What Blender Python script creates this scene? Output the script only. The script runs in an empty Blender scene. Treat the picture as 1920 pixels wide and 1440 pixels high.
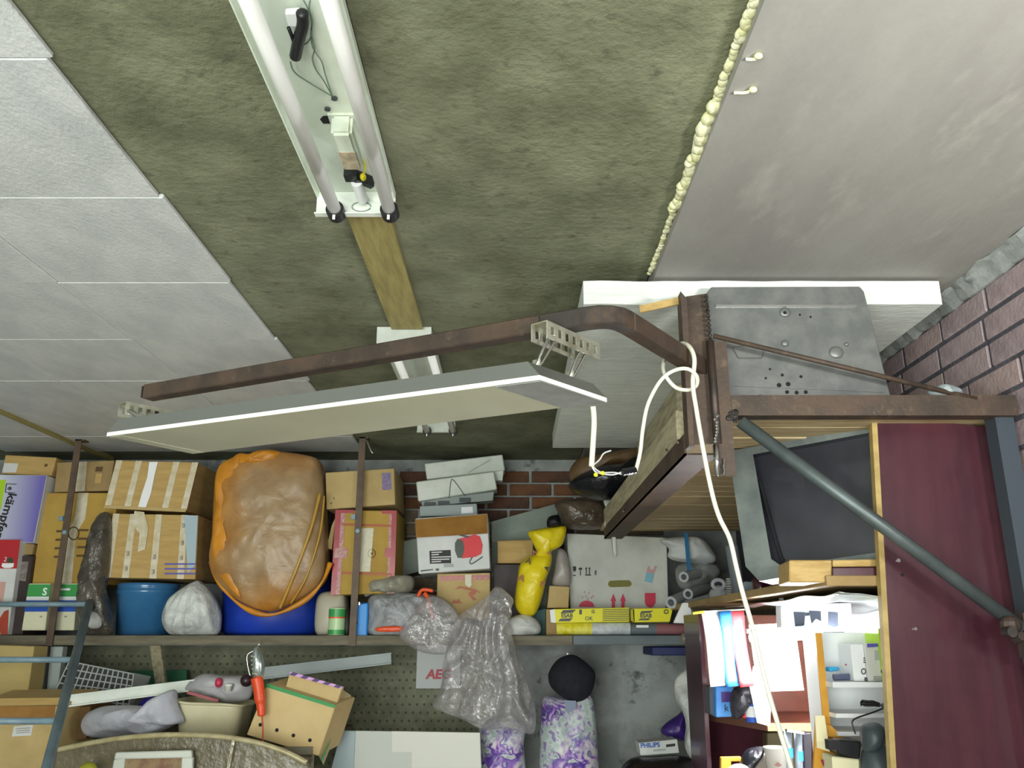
import bpy, bmesh, math, random
from mathutils import Vector, Matrix, noise
random.seed(7)
R = math.radians
V = Vector
SC = bpy.context.scene
COL = SC.collection

# ------------------------------------------------------------------ camera, world, lights, exposure
F = 1600.0
PITCH = 16.4
CS, SN = math.cos(R(PITCH)), math.sin(R(PITCH))
EYE = 1.5
cam = bpy.data.cameras.new('camera'); camo = bpy.data.objects.new('camera', cam); COL.objects.link(camo)
camo.location = (0, 0, EYE); camo.rotation_euler = (R(90 + PITCH), 0, 0)
cam.sensor_fit = 'HORIZONTAL'; cam.sensor_width = 36.0; cam.lens = 36.0 * F / 1920.0
cam.clip_start = 0.02
SC.camera = camo
SC.view_settings.view_transform = 'Standard'
SC.view_settings.look = 'None'
SC.view_settings.gamma = 1.0
SC.view_settings.use_curve_mapping = False
SC.view_settings.exposure = -0.10

w = bpy.data.worlds.new('daylight'); SC.world = w; w.use_nodes = True
w.node_tree.nodes['Background'].inputs[0].default_value = (0.80, 0.92, 1.0, 1)
w.node_tree.nodes['Background'].inputs[1].default_value = 1.0

def area(name, loc, target, sx, sy, power, col, spread=180):
    l = bpy.data.lights.new(name, 'AREA'); l.shape = 'RECTANGLE'; l.size = sx; l.size_y = sy
    l.energy = power; l.color = col; l.spread = R(spread)
    o = bpy.data.objects.new(name, l); COL.objects.link(o); o.location = loc
    o.rotation_euler = (V(target) - V(loc)).to_track_quat('-Z', 'Y').to_euler()
    return o
# daylight through the open garage door behind the photographer
area('door_daylight', (-1.1, -1.6, 1.15), (-0.9, 4.0, 1.6), 2.4, 2.0, 180, (0.96, 1.0, 0.92))
sun = bpy.data.lights.new('sun', 'SUN'); sun.energy = 3.0; sun.angle = R(.6); sun.color = (1.0, 0.97, 0.90)
suno = bpy.data.objects.new('sun', sun); COL.objects.link(suno); suno.rotation_euler = V((.15, 1.0, -.80)).to_track_quat('-Z', 'Y').to_euler()
# added unseen fill light right of the camera, brightening the slab above
area('slab_fill', (1.15, 0.25, 1.7), (0.95, 1.3, 2.45), 0.35, 0.12, 17.0, (1.0, 0.98, 0.93), 120)

# ------------------------------------------------------------------ helpers
def at(px, py, Y):
    k = (720 - py) / F
    h = Y * (SN + k * CS) / (CS - k * SN)
    d = Y * CS + h * SN
    return V(((px - 960) / F * d, Y, h + EYE))
def on_h(px, py, h):
    k = (720 - py) / F
    Y = h * (CS - k * SN) / (SN + k * CS)
    return at(px, py, Y)
def scale_at(Y, py=1000):
    k = (720 - py) / F
    h = Y * (SN + k * CS) / (CS - k * SN)
    return (Y * CS + h * SN) / F          # metres per pixel

def lin(c):
    return c / 12.92 if c <= 0.04045 else ((c + 0.055) / 1.055) ** 2.4
def rgb(h):
    if isinstance(h, str):
        return tuple(lin(int(h[i:i + 2], 16) / 255) for i in (0, 2, 4)) + (1,)
    return tuple(h) + (1,)

MATS = {}
def mat(name, c, rough=0.6, metal=0.0, c2=None, scale=8, lo=0.4, hi=0.62, c3=None, scale3=40, lo3=.55, hi3=.75,
        bump=0.0, bscale=60, stretch=(1, 1, 1), spec=0.5, alpha=1.0, trans=0.0, coat=0.0, emit=None, estr=0, detail=6, bdist=.01):
    if name in MATS: return MATS[name]
    m = bpy.data.materials.new(name); m.use_nodes = True
    nt = m.node_tree; N = nt.nodes; L = nt.links
    b = N['Principled BSDF']
    b.inputs['Roughness'].default_value = rough; b.inputs['Metallic'].default_value = metal
    b.inputs['Specular IOR Level'].default_value = spec
    b.inputs['Coat Weight'].default_value = coat
    b.inputs['Transmission Weight'].default_value = trans
    b.inputs['Alpha'].default_value = alpha
    b.inputs['Base Color'].default_value = rgb(c)
    if emit:
        b.inputs['Emission Color'].default_value = rgb(emit); b.inputs['Emission Strength'].default_value = estr
    tc = N.new('ShaderNodeTexCoord'); mp = N.new('ShaderNodeMapping'); mp.inputs['Scale'].default_value = stretch
    L.new(tc.outputs['Object'], mp.inputs[0])
    def noisy(sc, d):
        n = N.new('ShaderNodeTexNoise'); n.inputs['Scale'].default_value = sc; n.inputs['Detail'].default_value = d
        n.inputs['Roughness'].default_value = .6
        L.new(mp.outputs[0], n.inputs['Vector']); return n
    def mixcol(a_sock, colb, sc, l, h):
        n = noisy(sc, detail); r = N.new('ShaderNodeMapRange'); r.inputs[1].default_value = l; r.inputs[2].default_value = h
        L.new(n.outputs[0], r.inputs[0])
        mx = N.new('ShaderNodeMix'); mx.data_type = 'RGBA'
        L.new(r.outputs[0], mx.inputs[0])
        if a_sock is None: mx.inputs[6].default_value = rgb(c)
        else: L.new(a_sock, mx.inputs[6])
        mx.inputs[7].default_value = rgb(colb)
        return mx.outputs[2]
    s = None
    if c2: s = mixcol(s, c2, scale, lo, hi)
    if c3: s = mixcol(s, c3, scale3, lo3, hi3)
    if s: L.new(s, b.inputs['Base Color'])
    if bump:
        n = noisy(bscale, 4); bp = N.new('ShaderNodeBump'); bp.inputs['Strength'].default_value = bump; bp.inputs['Distance'].default_value = bdist
        L.new(n.outputs[0], bp.inputs['Height']); L.new(bp.outputs[0], b.inputs['Normal'])
    MATS[name] = m
    return m

def clear_mat(name, tint, body=0.12, gloss=0.15, rough=0.12, bump=.6, bscale=30):
    m = bpy.data.materials.new(name); m.use_nodes = True
    nt = m.node_tree; N = nt.nodes; L = nt.links
    N.remove(N['Principled BSDF']); out = N['Material Output']
    tr = N.new('ShaderNodeBsdfTransparent'); tr.inputs[0].default_value = rgb(tint)
    di = N.new('ShaderNodeBsdfDiffuse'); di.inputs[0].default_value = rgb(tint)
    gl = N.new('ShaderNodeBsdfGlossy'); gl.inputs['Roughness'].default_value = rough
    m1 = N.new('ShaderNodeMixShader'); m1.inputs[0].default_value = body
    L.new(tr.outputs[0], m1.inputs[1]); L.new(di.outputs[0], m1.inputs[2])
    m2 = N.new('ShaderNodeMixShader')
    lw = N.new('ShaderNodeLayerWeight'); lw.inputs[0].default_value = .35
    mr = N.new('ShaderNodeMapRange'); mr.inputs[3].default_value = gloss; mr.inputs[4].default_value = gloss + .35
    L.new(lw.outputs['Facing'], mr.inputs[0]); L.new(mr.outputs[0], m2.inputs[0])
    L.new(m1.outputs[0], m2.inputs[1]); L.new(gl.outputs[0], m2.inputs[2])
    tc = N.new('ShaderNodeTexCoord'); n = N.new('ShaderNodeTexNoise'); n.inputs['Scale'].default_value = bscale
    n.inputs['Detail'].default_value = 5; n.inputs['Distortion'].default_value = 1.2
    bp = N.new('ShaderNodeBump'); bp.inputs['Strength'].default_value = bump; bp.inputs['Distance'].default_value = .02
    L.new(tc.outputs['Object'], n.inputs['Vector']); L.new(n.outputs[0], bp.inputs['Height'])
    L.new(bp.outputs[0], gl.inputs['Normal']); L.new(bp.outputs[0], lw.inputs['Normal']); L.new(bp.outputs[0], di.inputs['Normal'])
    L.new(m2.outputs[0], out.inputs[0])
    MATS[name] = m
    return m

WO = {}
def tag(o, label=None, cat=None, group=None, kind=None):
    if label: o['label'] = label
    if cat: o['category'] = cat
    if group: o['group'] = group
    if kind: o['kind'] = kind
    return o
def place(o, org, parent):
    WO[o.name] = org
    if parent is not None:
        o.parent = parent; o.location = org - WO[parent.name]
    else: o.location = org
    COL.objects.link(o)
def empty(name, loc, label=None, cat=None, group=None):
    o = bpy.data.objects.new(name, None); o.empty_display_size = .05
    place(o, V(loc), None); return tag(o, label, cat, group)
def mk(name, vf, m, parent=None, label=None, cat=None, group=None, kind=None, bevel=0, smooth=False, seg=1, org=None):
    vs, fs = vf
    vs = [V(v) for v in vs]
    if org is None:
        lo = [min(v[i] for v in vs) for i in range(3)]; hi = [max(v[i] for v in vs) for i in range(3)]
        org = V(((lo[0] + hi[0]) / 2, (lo[1] + hi[1]) / 2, lo[2]))
    me = bpy.data.meshes.new(name); me.from_pydata([v - org for v in vs], [], fs); me.update()
    bm = bmesh.new(); bm.from_mesh(me)
    bmesh.ops.recalc_face_normals(bm, faces=bm.faces)
    if bevel:
        bmesh.ops.bevel(bm, geom=bm.edges[:], offset=bevel, segments=seg, affect='EDGES', clamp_overlap=True)
    bm.to_mesh(me); bm.free()
    if smooth:
        me.polygons.foreach_set('use_smooth', [True] * len(me.polygons))
    me.materials.append(m)
    o = bpy.data.objects.new(name, me)
    place(o, org, parent)
    return tag(o, label, cat, group, kind)
def join(*vfs):
    vs, fs = [], []
    for a, b in vfs:
        n = len(vs); vs += list(a); fs += [tuple(i + n for i in f) for f in b]
    return vs, fs
def hexa(a, b):           # two quads (4 points each, same winding) -> solid
    return list(a) + list(b), [(0, 1, 2, 3), (7, 6, 5, 4), (0, 4, 5, 1), (1, 5, 6, 2), (2, 6, 7, 3), (3, 7, 4, 0)]
def box(x0, x1, y0, y1, z0, z1):
    return hexa([(x0, y0, z0), (x1, y0, z0), (x1, y0, z1), (x0, y0, z1)], [(x0, y1, z0), (x1, y1, z0), (x1, y1, z1), (x0, y1, z1)])
def prism(poly, off):     # polygon of world points, offset vector
    n = len(poly); off = V(off)
    vs = [V(p) for p in poly] + [V(p) + off for p in poly]
    fs = [tuple(range(n)), tuple(reversed(range(n, 2 * n)))] + [(i, (i + 1) % n, n + (i + 1) % n, n + i) for i in range(n)]
    return vs, fs
def bar(a, b, wd, ht, up=(0, 0, 1)):   # rectangular bar from a to b
    a, b, up = V(a), V(b), V(up); d = (b - a).normalized(); s = d.cross(up).normalized(); u = s.cross(d).normalized()
    q = lambda p: [p - s * wd / 2 - u * ht / 2, p + s * wd / 2 - u * ht / 2, p + s * wd / 2 + u * ht / 2, p - s * wd / 2 + u * ht / 2]
    return hexa(q(a), q(b))
def spline(pts, n=8, closed=False):
    P = [V(p) for p in pts]; out = []; m = len(P)
    for i in range(m if closed else m - 1):
        g = (lambda j: P[j % m]) if closed else (lambda j: P[max(0, min(m - 1, j))])
        p0, p1, p2, p3 = g(i - 1), g(i), g(i + 1), g(i + 2)
        for k in range(n):
            t = k / n
            out.append(.5 * ((2 * p1) + (-p0 + p2) * t + (2 * p0 - 5 * p1 + 4 * p2 - p3) * t * t + (-p0 + 3 * p1 - 3 * p2 + p3) * t ** 3))
    if not closed: out.append(P[-1])
    return out
def tube(path, r, n=8, closed=False, cap=True):
    P = [V(p) for p in path]; vs, fs = [], []; m = len(P); prev = None
    for i, p in enumerate(P):
        t = (P[(i + 1) % m] - P[i - 1]) if closed else (P[min(i + 1, m - 1)] - P[max(i - 1, 0)])
        t.normalize()
        if prev is None:
            a = V((0, 0, 1)) if abs(t.z) < .9 else V((1, 0, 0))
            u = t.cross(a).normalized()
        else: u = (prev - t * prev.dot(t)).normalized()
        prev = u; v = t.cross(u); rr = r(i / (m - 1)) if callable(r) else r
        vs += [p + (u * math.cos(2 * math.pi * k / n) + v * math.sin(2 * math.pi * k / n)) * rr for k in range(n)]
    for i in range(m if closed else m - 1):
        for k in range(n):
            j = (i + 1) % m
            fs.append((i * n + k, i * n + (k + 1) % n, j * n + (k + 1) % n, j * n + k))
    if cap and not closed: fs += [tuple(range(n)), tuple(range((m - 1) * n, m * n))]
    return vs, fs
def pipe(a, b, ro, ri, n=16):     # open tube with a wall
    a, b = V(a), V(b); d = (b - a).normalized(); q = d.orthogonal().normalized(); w_ = d.cross(q)
    vs = []
    for p, r in ((a, ro), (b, ro), (b, ri), (a, ri)):
        vs += [p + (q * math.cos(2 * math.pi * k / n) + w_ * math.sin(2 * math.pi * k / n)) * r for k in range(n)]
    fs = [(j * n + k, j * n + (k + 1) % n, ((j + 1) % 4) * n + (k + 1) % n, ((j + 1) % 4) * n + k) for j in range(4) for k in range(n)]
    return vs, fs
def lathe(c, prof, n=32):
    c = V(c); vs, fs = [], []; m = len(prof)
    for r, z in prof: vs += [c + V((r * math.cos(2 * math.pi * k / n), r * math.sin(2 * math.pi * k / n), z)) for k in range(n)]
    for i in range(m - 1):
        for k in range(n): fs.append((i * n + k, i * n + (k + 1) % n, (i + 1) * n + (k + 1) % n, (i + 1) * n + k))
    fs += [tuple(range(n)), tuple(range((m - 1) * n, m * n))]
    return vs, fs
def disc(c, r, ax, th, n=12):
    c = V(c); ax = V(ax).normalized()
    return tube([c, c + ax * th], r, n)
def ball(c, rx, ry, rz, n=12, m=8):
    c = V(c); vs = []; fs = []
    for i in range(1, m):
        a = math.pi * i / m
        vs += [c + V((rx * math.sin(a) * math.cos(2 * math.pi * k / n), ry * math.sin(a) * math.sin(2 * math.pi * k / n), rz * math.cos(a))) for k in range(n)]
    for i in range(m - 2):
        for k in range(n): fs.append((i * n + k, i * n + (k + 1) % n, (i + 1) * n + (k + 1) % n, (i + 1) * n + k))
    fs += [tuple(range(n)), tuple(range((m - 2) * n, (m - 1) * n))]
    return vs, fs
def resample(P, n):
    P = [V(p) for p in P] + [V(P[0])]; L_ = [0]
    for i in range(len(P) - 1): L_.append(L_[-1] + (P[i + 1] - P[i]).length)
    out = []; j = 0
    for k in range(n):
        s = L_[-1] * k / n
        while L_[j + 1] < s: j += 1
        out.append(P[j].lerp(P[j + 1], (s - L_[j]) / max(1e-9, L_[j + 1] - L_[j])))
    return out
def puff(px, Y, depth, wr=0.012, fr=9.0, seed=0, n=64, rings=14, back=1.0, smooth_outline=True, ridged=True, sharp=.5, folds=0, fold_amp=.012):
    # a stuffed / crumpled bag: real volume about the plane Y with the given silhouette
    P = [at(x, y, Y) for x, y in px]
    if smooth_outline: P = spline(P, 4, True)
    O = resample(P, n); c = sum(O, V((0, 0, 0))) / n
    apex = max(O, key=lambda q: q.z)
    clamp = Y > 4.405 and c.z > EYE
    so = V((seed * 7.1, seed * 3.3, seed * 1.7)); vs = []; fs = []
    def nz(p):
        q = noise.noise(p * fr + so); q2 = noise.noise(p * fr * 2.3 + so)
        return (1 - 2 * abs(q)) * .6 + (1 - 2 * abs(q2)) * .35 if ridged else q + .4 * q2
    for side in (-1, 1):
        for j in range(rings + 1):
            t = math.sin(math.pi / 2 * j / rings)
            for k in range(n):
                p = c + (O[k] - c) * t
                prof = (max(0, 1 - t * t)) ** sharp
                p = p + V((0, side * depth * prof * (1 if side < 0 else back), 0))
                wv = nz(p) * wr
                edge = min(1, (1 - t) * 5)
                p = p + V((noise.noise(p * fr * 1.3 + so) * wr * .6 * edge, -wv * (edge * .8 + .2), noise.noise(p * fr * 1.1 - so) * wr * .6 * edge))
                if folds:
                    q_ = p - apex; th = math.atan2(q_.x, -q_.z + .04)
                    fw = math.sin(folds * 1.6 * th + 2.2 * noise.noise(V((p.x * 6, p.z * 4, seed))))
                    p = p + V((0, -side * -fold_amp * (1 - abs(fw)) * 4 * t * (1 - t), 0))
                if clamp and p.z < EYE + .0008: p.z = EYE + .0008
                vs.append(p)
    m = (rings + 1) * n
    for s in (0, 1):
        for j in range(rings):
            for k in range(n):
                a = s * m + j * n
                fs.append((a + k, a + (k + 1) % n, a + n + (k + 1) % n, a + n + k))
    for k in range(n): fs.append((rings * n + k, rings * n + (k + 1) % n, m + rings * n + (k + 1) % n, m + rings * n + k))
    return vs, fs
def quad(q, Y): return [at(x, y, Y) for x, y in q]
def qbox(name, q, Y, depth, m, label, cat='box', group=None, bevel=.003, dx=0, dz=0, parent=None):
    a = quad(q, Y); off = V((dx, depth, dz))
    return mk(name, hexa(a, [p + off for p in a]), m, parent, label, cat if parent is None else None, group, bevel=bevel)
def rect(x0, y0, x1, y1): return [(x0, y0), (x1, y0), (x1, y1), (x0, y1)]
def decal(name, q, Y, m, parent, th=.0015, label=None, lift=.0015):
    a = quad(q, Y - lift)
    return mk(name, prism(a, (0, th, 0)), m, parent, label)
CNT = {}
def nxt(parent):
    CNT[parent.name] = CNT.get(parent.name, 0) + 1
    return .0003 * CNT[parent.name]
def poly(name, pts, Y, m, parent, lift=.0025, label=None, th=.001):
    lift += nxt(parent)
    return mk(name, prism([at(x, y, Y - lift) for x, y in pts], (0, th, 0)), m, parent, label)
def text(s, px, py, Y, hpx, m, parent, rot=0, sx=1.0, lift=.004, name='lettering', shear=0, bold=.0):
    cu = bpy.data.curves.new('t', 'FONT'); cu.body = s; cu.size = 1; cu.align_x = 'CENTER'; cu.align_y = 'CENTER'; cu.offset = bold
    cu.shear = shear; cu.resolution_u = 3
    o = bpy.data.objects.new('t', cu); COL.objects.link(o)
    bpy.context.view_layer.update()
    me0 = bpy.data.meshes.new_from_object(o.evaluated_get(bpy.context.evaluated_depsgraph_get()))
    vs = [v.co.copy() for v in me0.vertices]; fs = [tuple(p.vertices) for p in me0.polygons]
    bpy.data.objects.remove(o); bpy.data.curves.remove(cu); bpy.data.meshes.remove(me0)
    if not vs: return None
    lift += nxt(parent)
    k = hpx * scale_at(Y, py) / .7; c = at(px, py, Y - lift); ca, sa = math.cos(R(rot)), math.sin(R(rot))
    out = [c + V(((v.x * sx * ca - v.y * sa) * k, 0, (v.x * sx * sa + v.y * ca) * k)) for v in vs]
    return mk(name, (out, fs), m, parent)
def sheet(fn, nu, nv, th=None):
    vs = [V(fn(i / nu, j / nv)) for j in range(nv + 1) for i in range(nu + 1)]
    fs = [(j * (nu + 1) + i, j * (nu + 1) + i + 1, (j + 1) * (nu + 1) + i + 1, (j + 1) * (nu + 1) + i) for j in range(nv) for i in range(nu)]
    if th is not None:
        n = len(vs); off = V(th); vs = vs + [v + off for v in vs]
        fs2 = [tuple(reversed([i + n for i in f])) for f in fs]
        W = nu + 1; rim = [i for i in range(W)] + [j * W + nu for j in range(1, nv + 1)] + [nv * W + i for i in range(nu - 1, -1, -1)] + [j * W for j in range(nv - 1, 0, -1)]
        fs = fs + fs2 + [(rim[i], rim[(i + 1) % len(rim)], rim[(i + 1) % len(rim)] + n, rim[i] + n) for i in range(len(rim))]
    return vs, fs

# ------------------------------------------------------------------ materials
concrete = mat('raw_concrete', '7f8268', .85, c2='5d6048', scale=4.2, lo=.36, hi=.66, c3='565643', scale3=22, lo3=.56, hi3=.74, bump=.5, bscale=45)
slabmat = mat('grey_slab', '979690', .7, c2='827f7b', scale=3.0, lo=.35, hi=.7, c3='a6a59d', scale3=7, lo3=.55, hi3=.8, stretch=(1.0, .35, 1), bump=.12, bscale=60)
tilem = mat('polystyrene_tile', 'd2d4d2', .42, c2='c2c6c6', scale=5, bump=.5, bscale=75, bdist=.006, stretch=(1.6, .8, 1))
plaster = mat('cement_plaster', 'a5aaa8', .85, c2='858a88', scale=4, lo=.42, hi=.62, c3='565b5d', scale3=11, lo3=.6, hi3=.72, bump=.3, bscale=40)
mortar = mat('mortar', '4a4a54', .9, c2='5c5a62', scale=14, bump=.5, bscale=60)
brickm = [mat('brick_red_%d' % i, c, .85, c2=d, scale=14, bump=.35, bscale=70) for i, (c, d) in enumerate((('a9979a', '978689'), ('a29094', '8f7f84'), ('ae9a98', '9b8888'), ('8a7a7e', '78696f')))]
oldbrick = [mat('old_brick_%d' % i, c, .9, c2=d, scale=12, bump=.35, bscale=70) for i, (c, d) in enumerate((('7d5438', '5e4334'), ('6d4a38', '4d3b33'), ('8b7a62', '6f6352')))]
floorm = mat('concrete_floor', 'a9a69c', .85, c2='94918a', scale=3)
darkm = mat('black_recess', '15161a', .9)
card = mat('cardboard', 'bd9e62', .75, c2='b09055', scale=5, bump=.08, bscale=90, stretch=(1, 1, 6))
card2 = mat('cardboard_pale', 'c0a873', .75, c2='b39a66', scale=5)
card3 = mat('cardboard_dark', 'a58c5e', .8, c2='937a50', scale=5)
cardy = mat('cardboard_yellowish', 'b59443', .75, c2='a58338', scale=4)
tapem = mat('packing_tape', 'd8d0bb', .25, c2='c2b48f', scale=18, bump=.25, bscale=60)
tapeb = mat('brown_tape', 'a0743a', .3, c2='8d622b', scale=9)
whitecard = mat('white_carton', 'd4d6d4', .55, c2='c4c8c6', scale=4)
whitep = mat('white_paint', 'dfe4dc', .45, c2='cdd5c9', scale=7)
dirtyw = mat('dirty_white_enamel', 'd3dccf', .4, c2='bcc2ae', scale=5, lo=.45, hi=.7, c3='8f8b74', scale3=6, lo3=.63, hi3=.85)
paper = mat('white_paper', 'eceeef', .6)
foamw = mat('white_polystyrene', 'e6ebe6', .7, c2='d7ddd8', scale=50, stretch=(.2, 1, 4), bump=.3, bscale=160)
pufoam = mat('pale_yellow_foam', 'f0efcc', .7, c2='dcdaa0', scale=18, bump=.3, bscale=80)
rust = mat('rusty_steel', '524236', .6, metal=.15, c2='3b322b', scale=9, lo=.4, hi=.65, c3='6a5d4a', scale3=30, lo3=.58, hi3=.78, bump=.15, bscale=90)
rustdark = mat('dark_scorched_steel', '3f3a37', .5, metal=.5, c2='5b4a42', scale=10)
steelgrey = mat('painted_grey_steel', '626c6c', .45, metal=.5, c2='4f5859', scale=8)
bluegrey = mat('blue_grey_steel', '7f98a4', .4, metal=.0, c2='6c8490', scale=10)
straps = mat('brown_painted_strap', '4f4036', .55, metal=.2, c2='63513f', scale=9)
galv = mat('galvanised_sheet', '777a77', .40, metal=.35, c2='666a69', scale=14, lo=.4, hi=.6, c3='5c5a55', scale3=6, lo3=.62, hi3=.8, bump=.04, bscale=120)
zinc = mat('zinc_steel', 'c2c2b2', .35, metal=.5, c2='a09d86', scale=20)
chrome = mat('bright_steel', 'd5d8d6', .15, metal=1)
alu = mat('brushed_aluminium', 'b4b6b2', .35, metal=.55, c2='a4a6a2', scale=20, stretch=(1, 1, 14))
edgewhite = mat('edge_reflection_white', 'f4f5f0', .25, metal=.0, spec=.8)  # near-white base colour stands in for the reflection along the lamp edge
diffuser = mat('frosted_diffuser', 'b9b79f', .35, c2='aeac94', scale=2, spec=.4)
glasstube = mat('white_fluorescent_glass', 'fafbf8', .35, spec=.2)
plankm = mat('pine_planks', 'c4b18c', .65, c2='ad9468', scale=5, stretch=(1.2, 9, 9), c3='9c845c', scale3=9, lo3=.6, hi3=.8)
lathm = mat('wooden_lath', 'a0945c', .7, c2='877c4a', scale=6, stretch=(8, 1, 8))
woodlight = mat('light_timber', 'c2a467', .6, c2='ac8c50', scale=7, stretch=(2, 10, 10))
woodgrey = mat('weathered_timber', 'b9b193', .7, c2='978d72', scale=6, stretch=(9, 1, 9), c3='6f5c42', scale3=10, lo3=.68, hi3=.8)
shelfwood = mat('grey_shelf_board', '77705d', .75, c2='615b4c', scale=5, stretch=(1, 8, 8))
maroon = mat('maroon_laminate', '4b2730', .28, c2='40202a', scale=6, stretch=(3, 3, .6), coat=.25)
redbrown = mat('red_brown_laminate', '8a4a36', .4, c2='7c402f', scale=6)
edgetrim = mat('beige_edging', 'b59d62', .6, c2='9d8650', scale=15)
blacktray = mat('black_enamel', '23242c', .32, c2='2c2d35', scale=5, coat=.2)
trayrim = mat('dusty_grey_rim', '747c78', .5, c2='5c6464', scale=9, metal=.3)
cable = mat('white_cable', 'e0dfcd', .45)
blackp = mat('black_plastic', '17181b', .4)
blackbag = mat('black_polythene', '101218', .28, bump=.5, bscale=30)
orangebag = mat('orange_translucent_bag', 'cf8a1e', .4, c2='b3741a', scale=5)
bagbrown = mat('brown_sack_cloth', 'a38a6c', .5, c2='97775a', scale=3.2, lo=.35, hi=.65, c3='b9a68a', scale3=7, lo3=.5, hi3=.75, bump=.5, bscale=24, bdist=.02, spec=.4)
bluedrum = mat('blue_plastic', '1b3fb4', .4, c2='173697', scale=4)
blueenamel = mat('blue_enamel', '3d76a6', .15, c2='356a98', scale=4, coat=.5)
whitebag = mat('white_polythene', 'd3d6d2', .4, c2='b9bdbb', scale=7, bump=.6, bscale=22, bdist=.02)
greybag = mat('grey_polythene', 'a3a5a9', .3, c2='8f9195', scale=6, bump=.6, bscale=26, bdist=.02)
clearbag = clear_mat('clear_polythene', 'f6f4f5', .17, .17, rough=.10, bump=.5, bscale=38)
clearbrown = clear_mat('smoky_polythene', '9a9080', .42, .10)
filmclear = clear_mat('clear_film', 'e0d8c0', .25, .12)
yellowbag = mat('yellow_plastic_bag', 'e0cc1c', .35, c2='c9b114', scale=6, bump=.4, bscale=20, bdist=.015)
yellowbox = mat('yellow_carton', 'e8e01c', .5)
redp = mat('red_print', 'b3202a', .5)
crimson = mat('crimson_print', 'c01f45', .5)
redtape = mat('red_tape', 'a82230', .25, c2='8f1c28', scale=12)
pinktape = mat('glossy_pinkish_tape', 'b88a88', .2, c2='a86b6c', scale=30, bump=.4, bscale=70)
orange = mat('orange_plastic', 'dd4a1c', .4)
orangetape = mat('orange_tape', 'e8572a', .4)
green = mat('green_tape', '14893e', .5)
greencan = mat('green_print', '3f9a50', .35)
palegreen = mat('pale_green_print', 'b9d7a4', .35)
bluebox = mat('sky_blue_plastic', '2e8fe0', .45)
bluep = mat('blue_print', '1d4fb0', .5)
violetp = mat('violet_print', '5b58a8', .5)
purple = mat('purple_print', '3b1c6c', .5)
pink = mat('pink_print', 'd09ad0', .5)
inkblack = mat('black_ink', '1d1c1e', .6)
inkgrey = mat('grey_ink', '55575a', .6)
inkbrown = mat('brown_ink', '5d4422', .7)
cream = mat('cream_plastic', 'd6cfae', .45, c2='cac39f', scale=4)
beigebox = mat('buff_board', 'cdb47f', .65, c2='c3a974', scale=5)
board = mat('green_grey_board', '8d988e', .7, c2='7c877e', scale=4)
hardboard = mat('olive_hardboard', '7f816a', .75, c2='6c6f5a', scale=6, c3='8c8c72', scale3=16, lo3=.5, hi3=.7)
capm = mat('black_knit', '14161d', .9, c2='1c1f2a', scale=40)
teal = mat('dark_teal_plastic', '1d5a58', .5)
navy = mat('navy_plastic', '16205a', .5)
purplebag = mat('purple_polythene', '3b2470', .4, bump=.5, bscale=20)
foil = mat('silver_foil', 'c3c9ca', .28, metal=.7, c2='aab0b2', scale=5, bump=.4, bscale=14, bdist=.02)
amber = mat('amber_board', 'd9a13a', .5, c2='c98f2c', scale=4)
lime = mat('lime_print', 'a8cf22', .5)
lampglow = mat('glowing_tube', 'ffffff', .5, emit=(1.0, 1.0, 1.0), estr=700)
greyplastic = mat('dark_grey_plastic', '3c4448', .5)
weldm = mat('weld_bead', '4a4844', .3, metal=.9, bump=.8, bscale=120)
ragm = mat('pale_mineral_chunk', 'a3aeb0', .8, c2='7c888c', scale=40)
# ------------------------------------------------------------------ setting
CZ = EYE + 1.0           # ceiling underside
XL, XR, YB, YF = -3.1, 1.30, 5.0, -1.8
ceil = mk('ceiling', box(XL - .1, .395, YF, YB + .1, CZ, CZ + .15), concrete, kind='structure', label='raw olive-grey concrete ceiling slab')
mk('concrete_slab', box(.40, XR + .1, YF, YB + .1, CZ - .035, CZ + .15), slabmat, ceil, label='smoother pale grey slab right of the foam seam')
TE = [-.832, -.825, -.828, -.822, -.826]
tile_me = None
for r in range(-3, 7):
    y0 = 1.802 + .503 * (r - 1)
    for c in range(5):
        sh = (-.006, .004, -.002, .006)[r % 4]
        x1 = -.825 - .503 * c + sh
        if r == 6: y1 = y0 + .38
        else: y1 = y0 + .501
        if x1 - .499 < XL: continue
        o = mk('ceiling_tile', box(x1 - .501, x1, y0, y1, CZ - .012 - .002 * random.random(), CZ - .001), tilem, ceil, bevel=.002)
# foam bead along the seam
def bead(y0, y1, r0, wob, n):
    vf = []
    y = y0
    while y < y1:
        r = r0 * random.uniform(.55, 1.3)
        vf.append(ball((.393 + random.uniform(-wob, wob), y, CZ - .008 - r * .4), r, r * random.uniform(1, 2.1), r * .8, 8, 6))
        y += r * .75
    return join(*vf)
mk('foam_bead', bead(.95, 1.52, .008, .003, 1), pufoam, ceil, kind='stuff', label='thick pale yellow foam bead in the ceiling seam', smooth=True)
mk('foam_bead', bead(1.44, 1.86, .013, .006, 1), pufoam, ceil, kind='stuff', smooth=True)
mk('foam_bead', bead(1.86, 2.25, .0065, .002, 1), pufoam, ceil, kind='stuff', smooth=True)
for (x, y, s) in ((1418, 105, 1), (1408, 168, 1.6)):
    a = on_h(x - 20 * s, y + 6, .962); b = on_h(x + 4, y, .96)
    mk('foam_dribble', join(tube(spline([a, a.lerp(b, .5) + V((.005, .004, 0)), b]), .003, 6), ball(b, .008, .006, .006, 8, 6)), pufoam, ceil, smooth=True)

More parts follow.
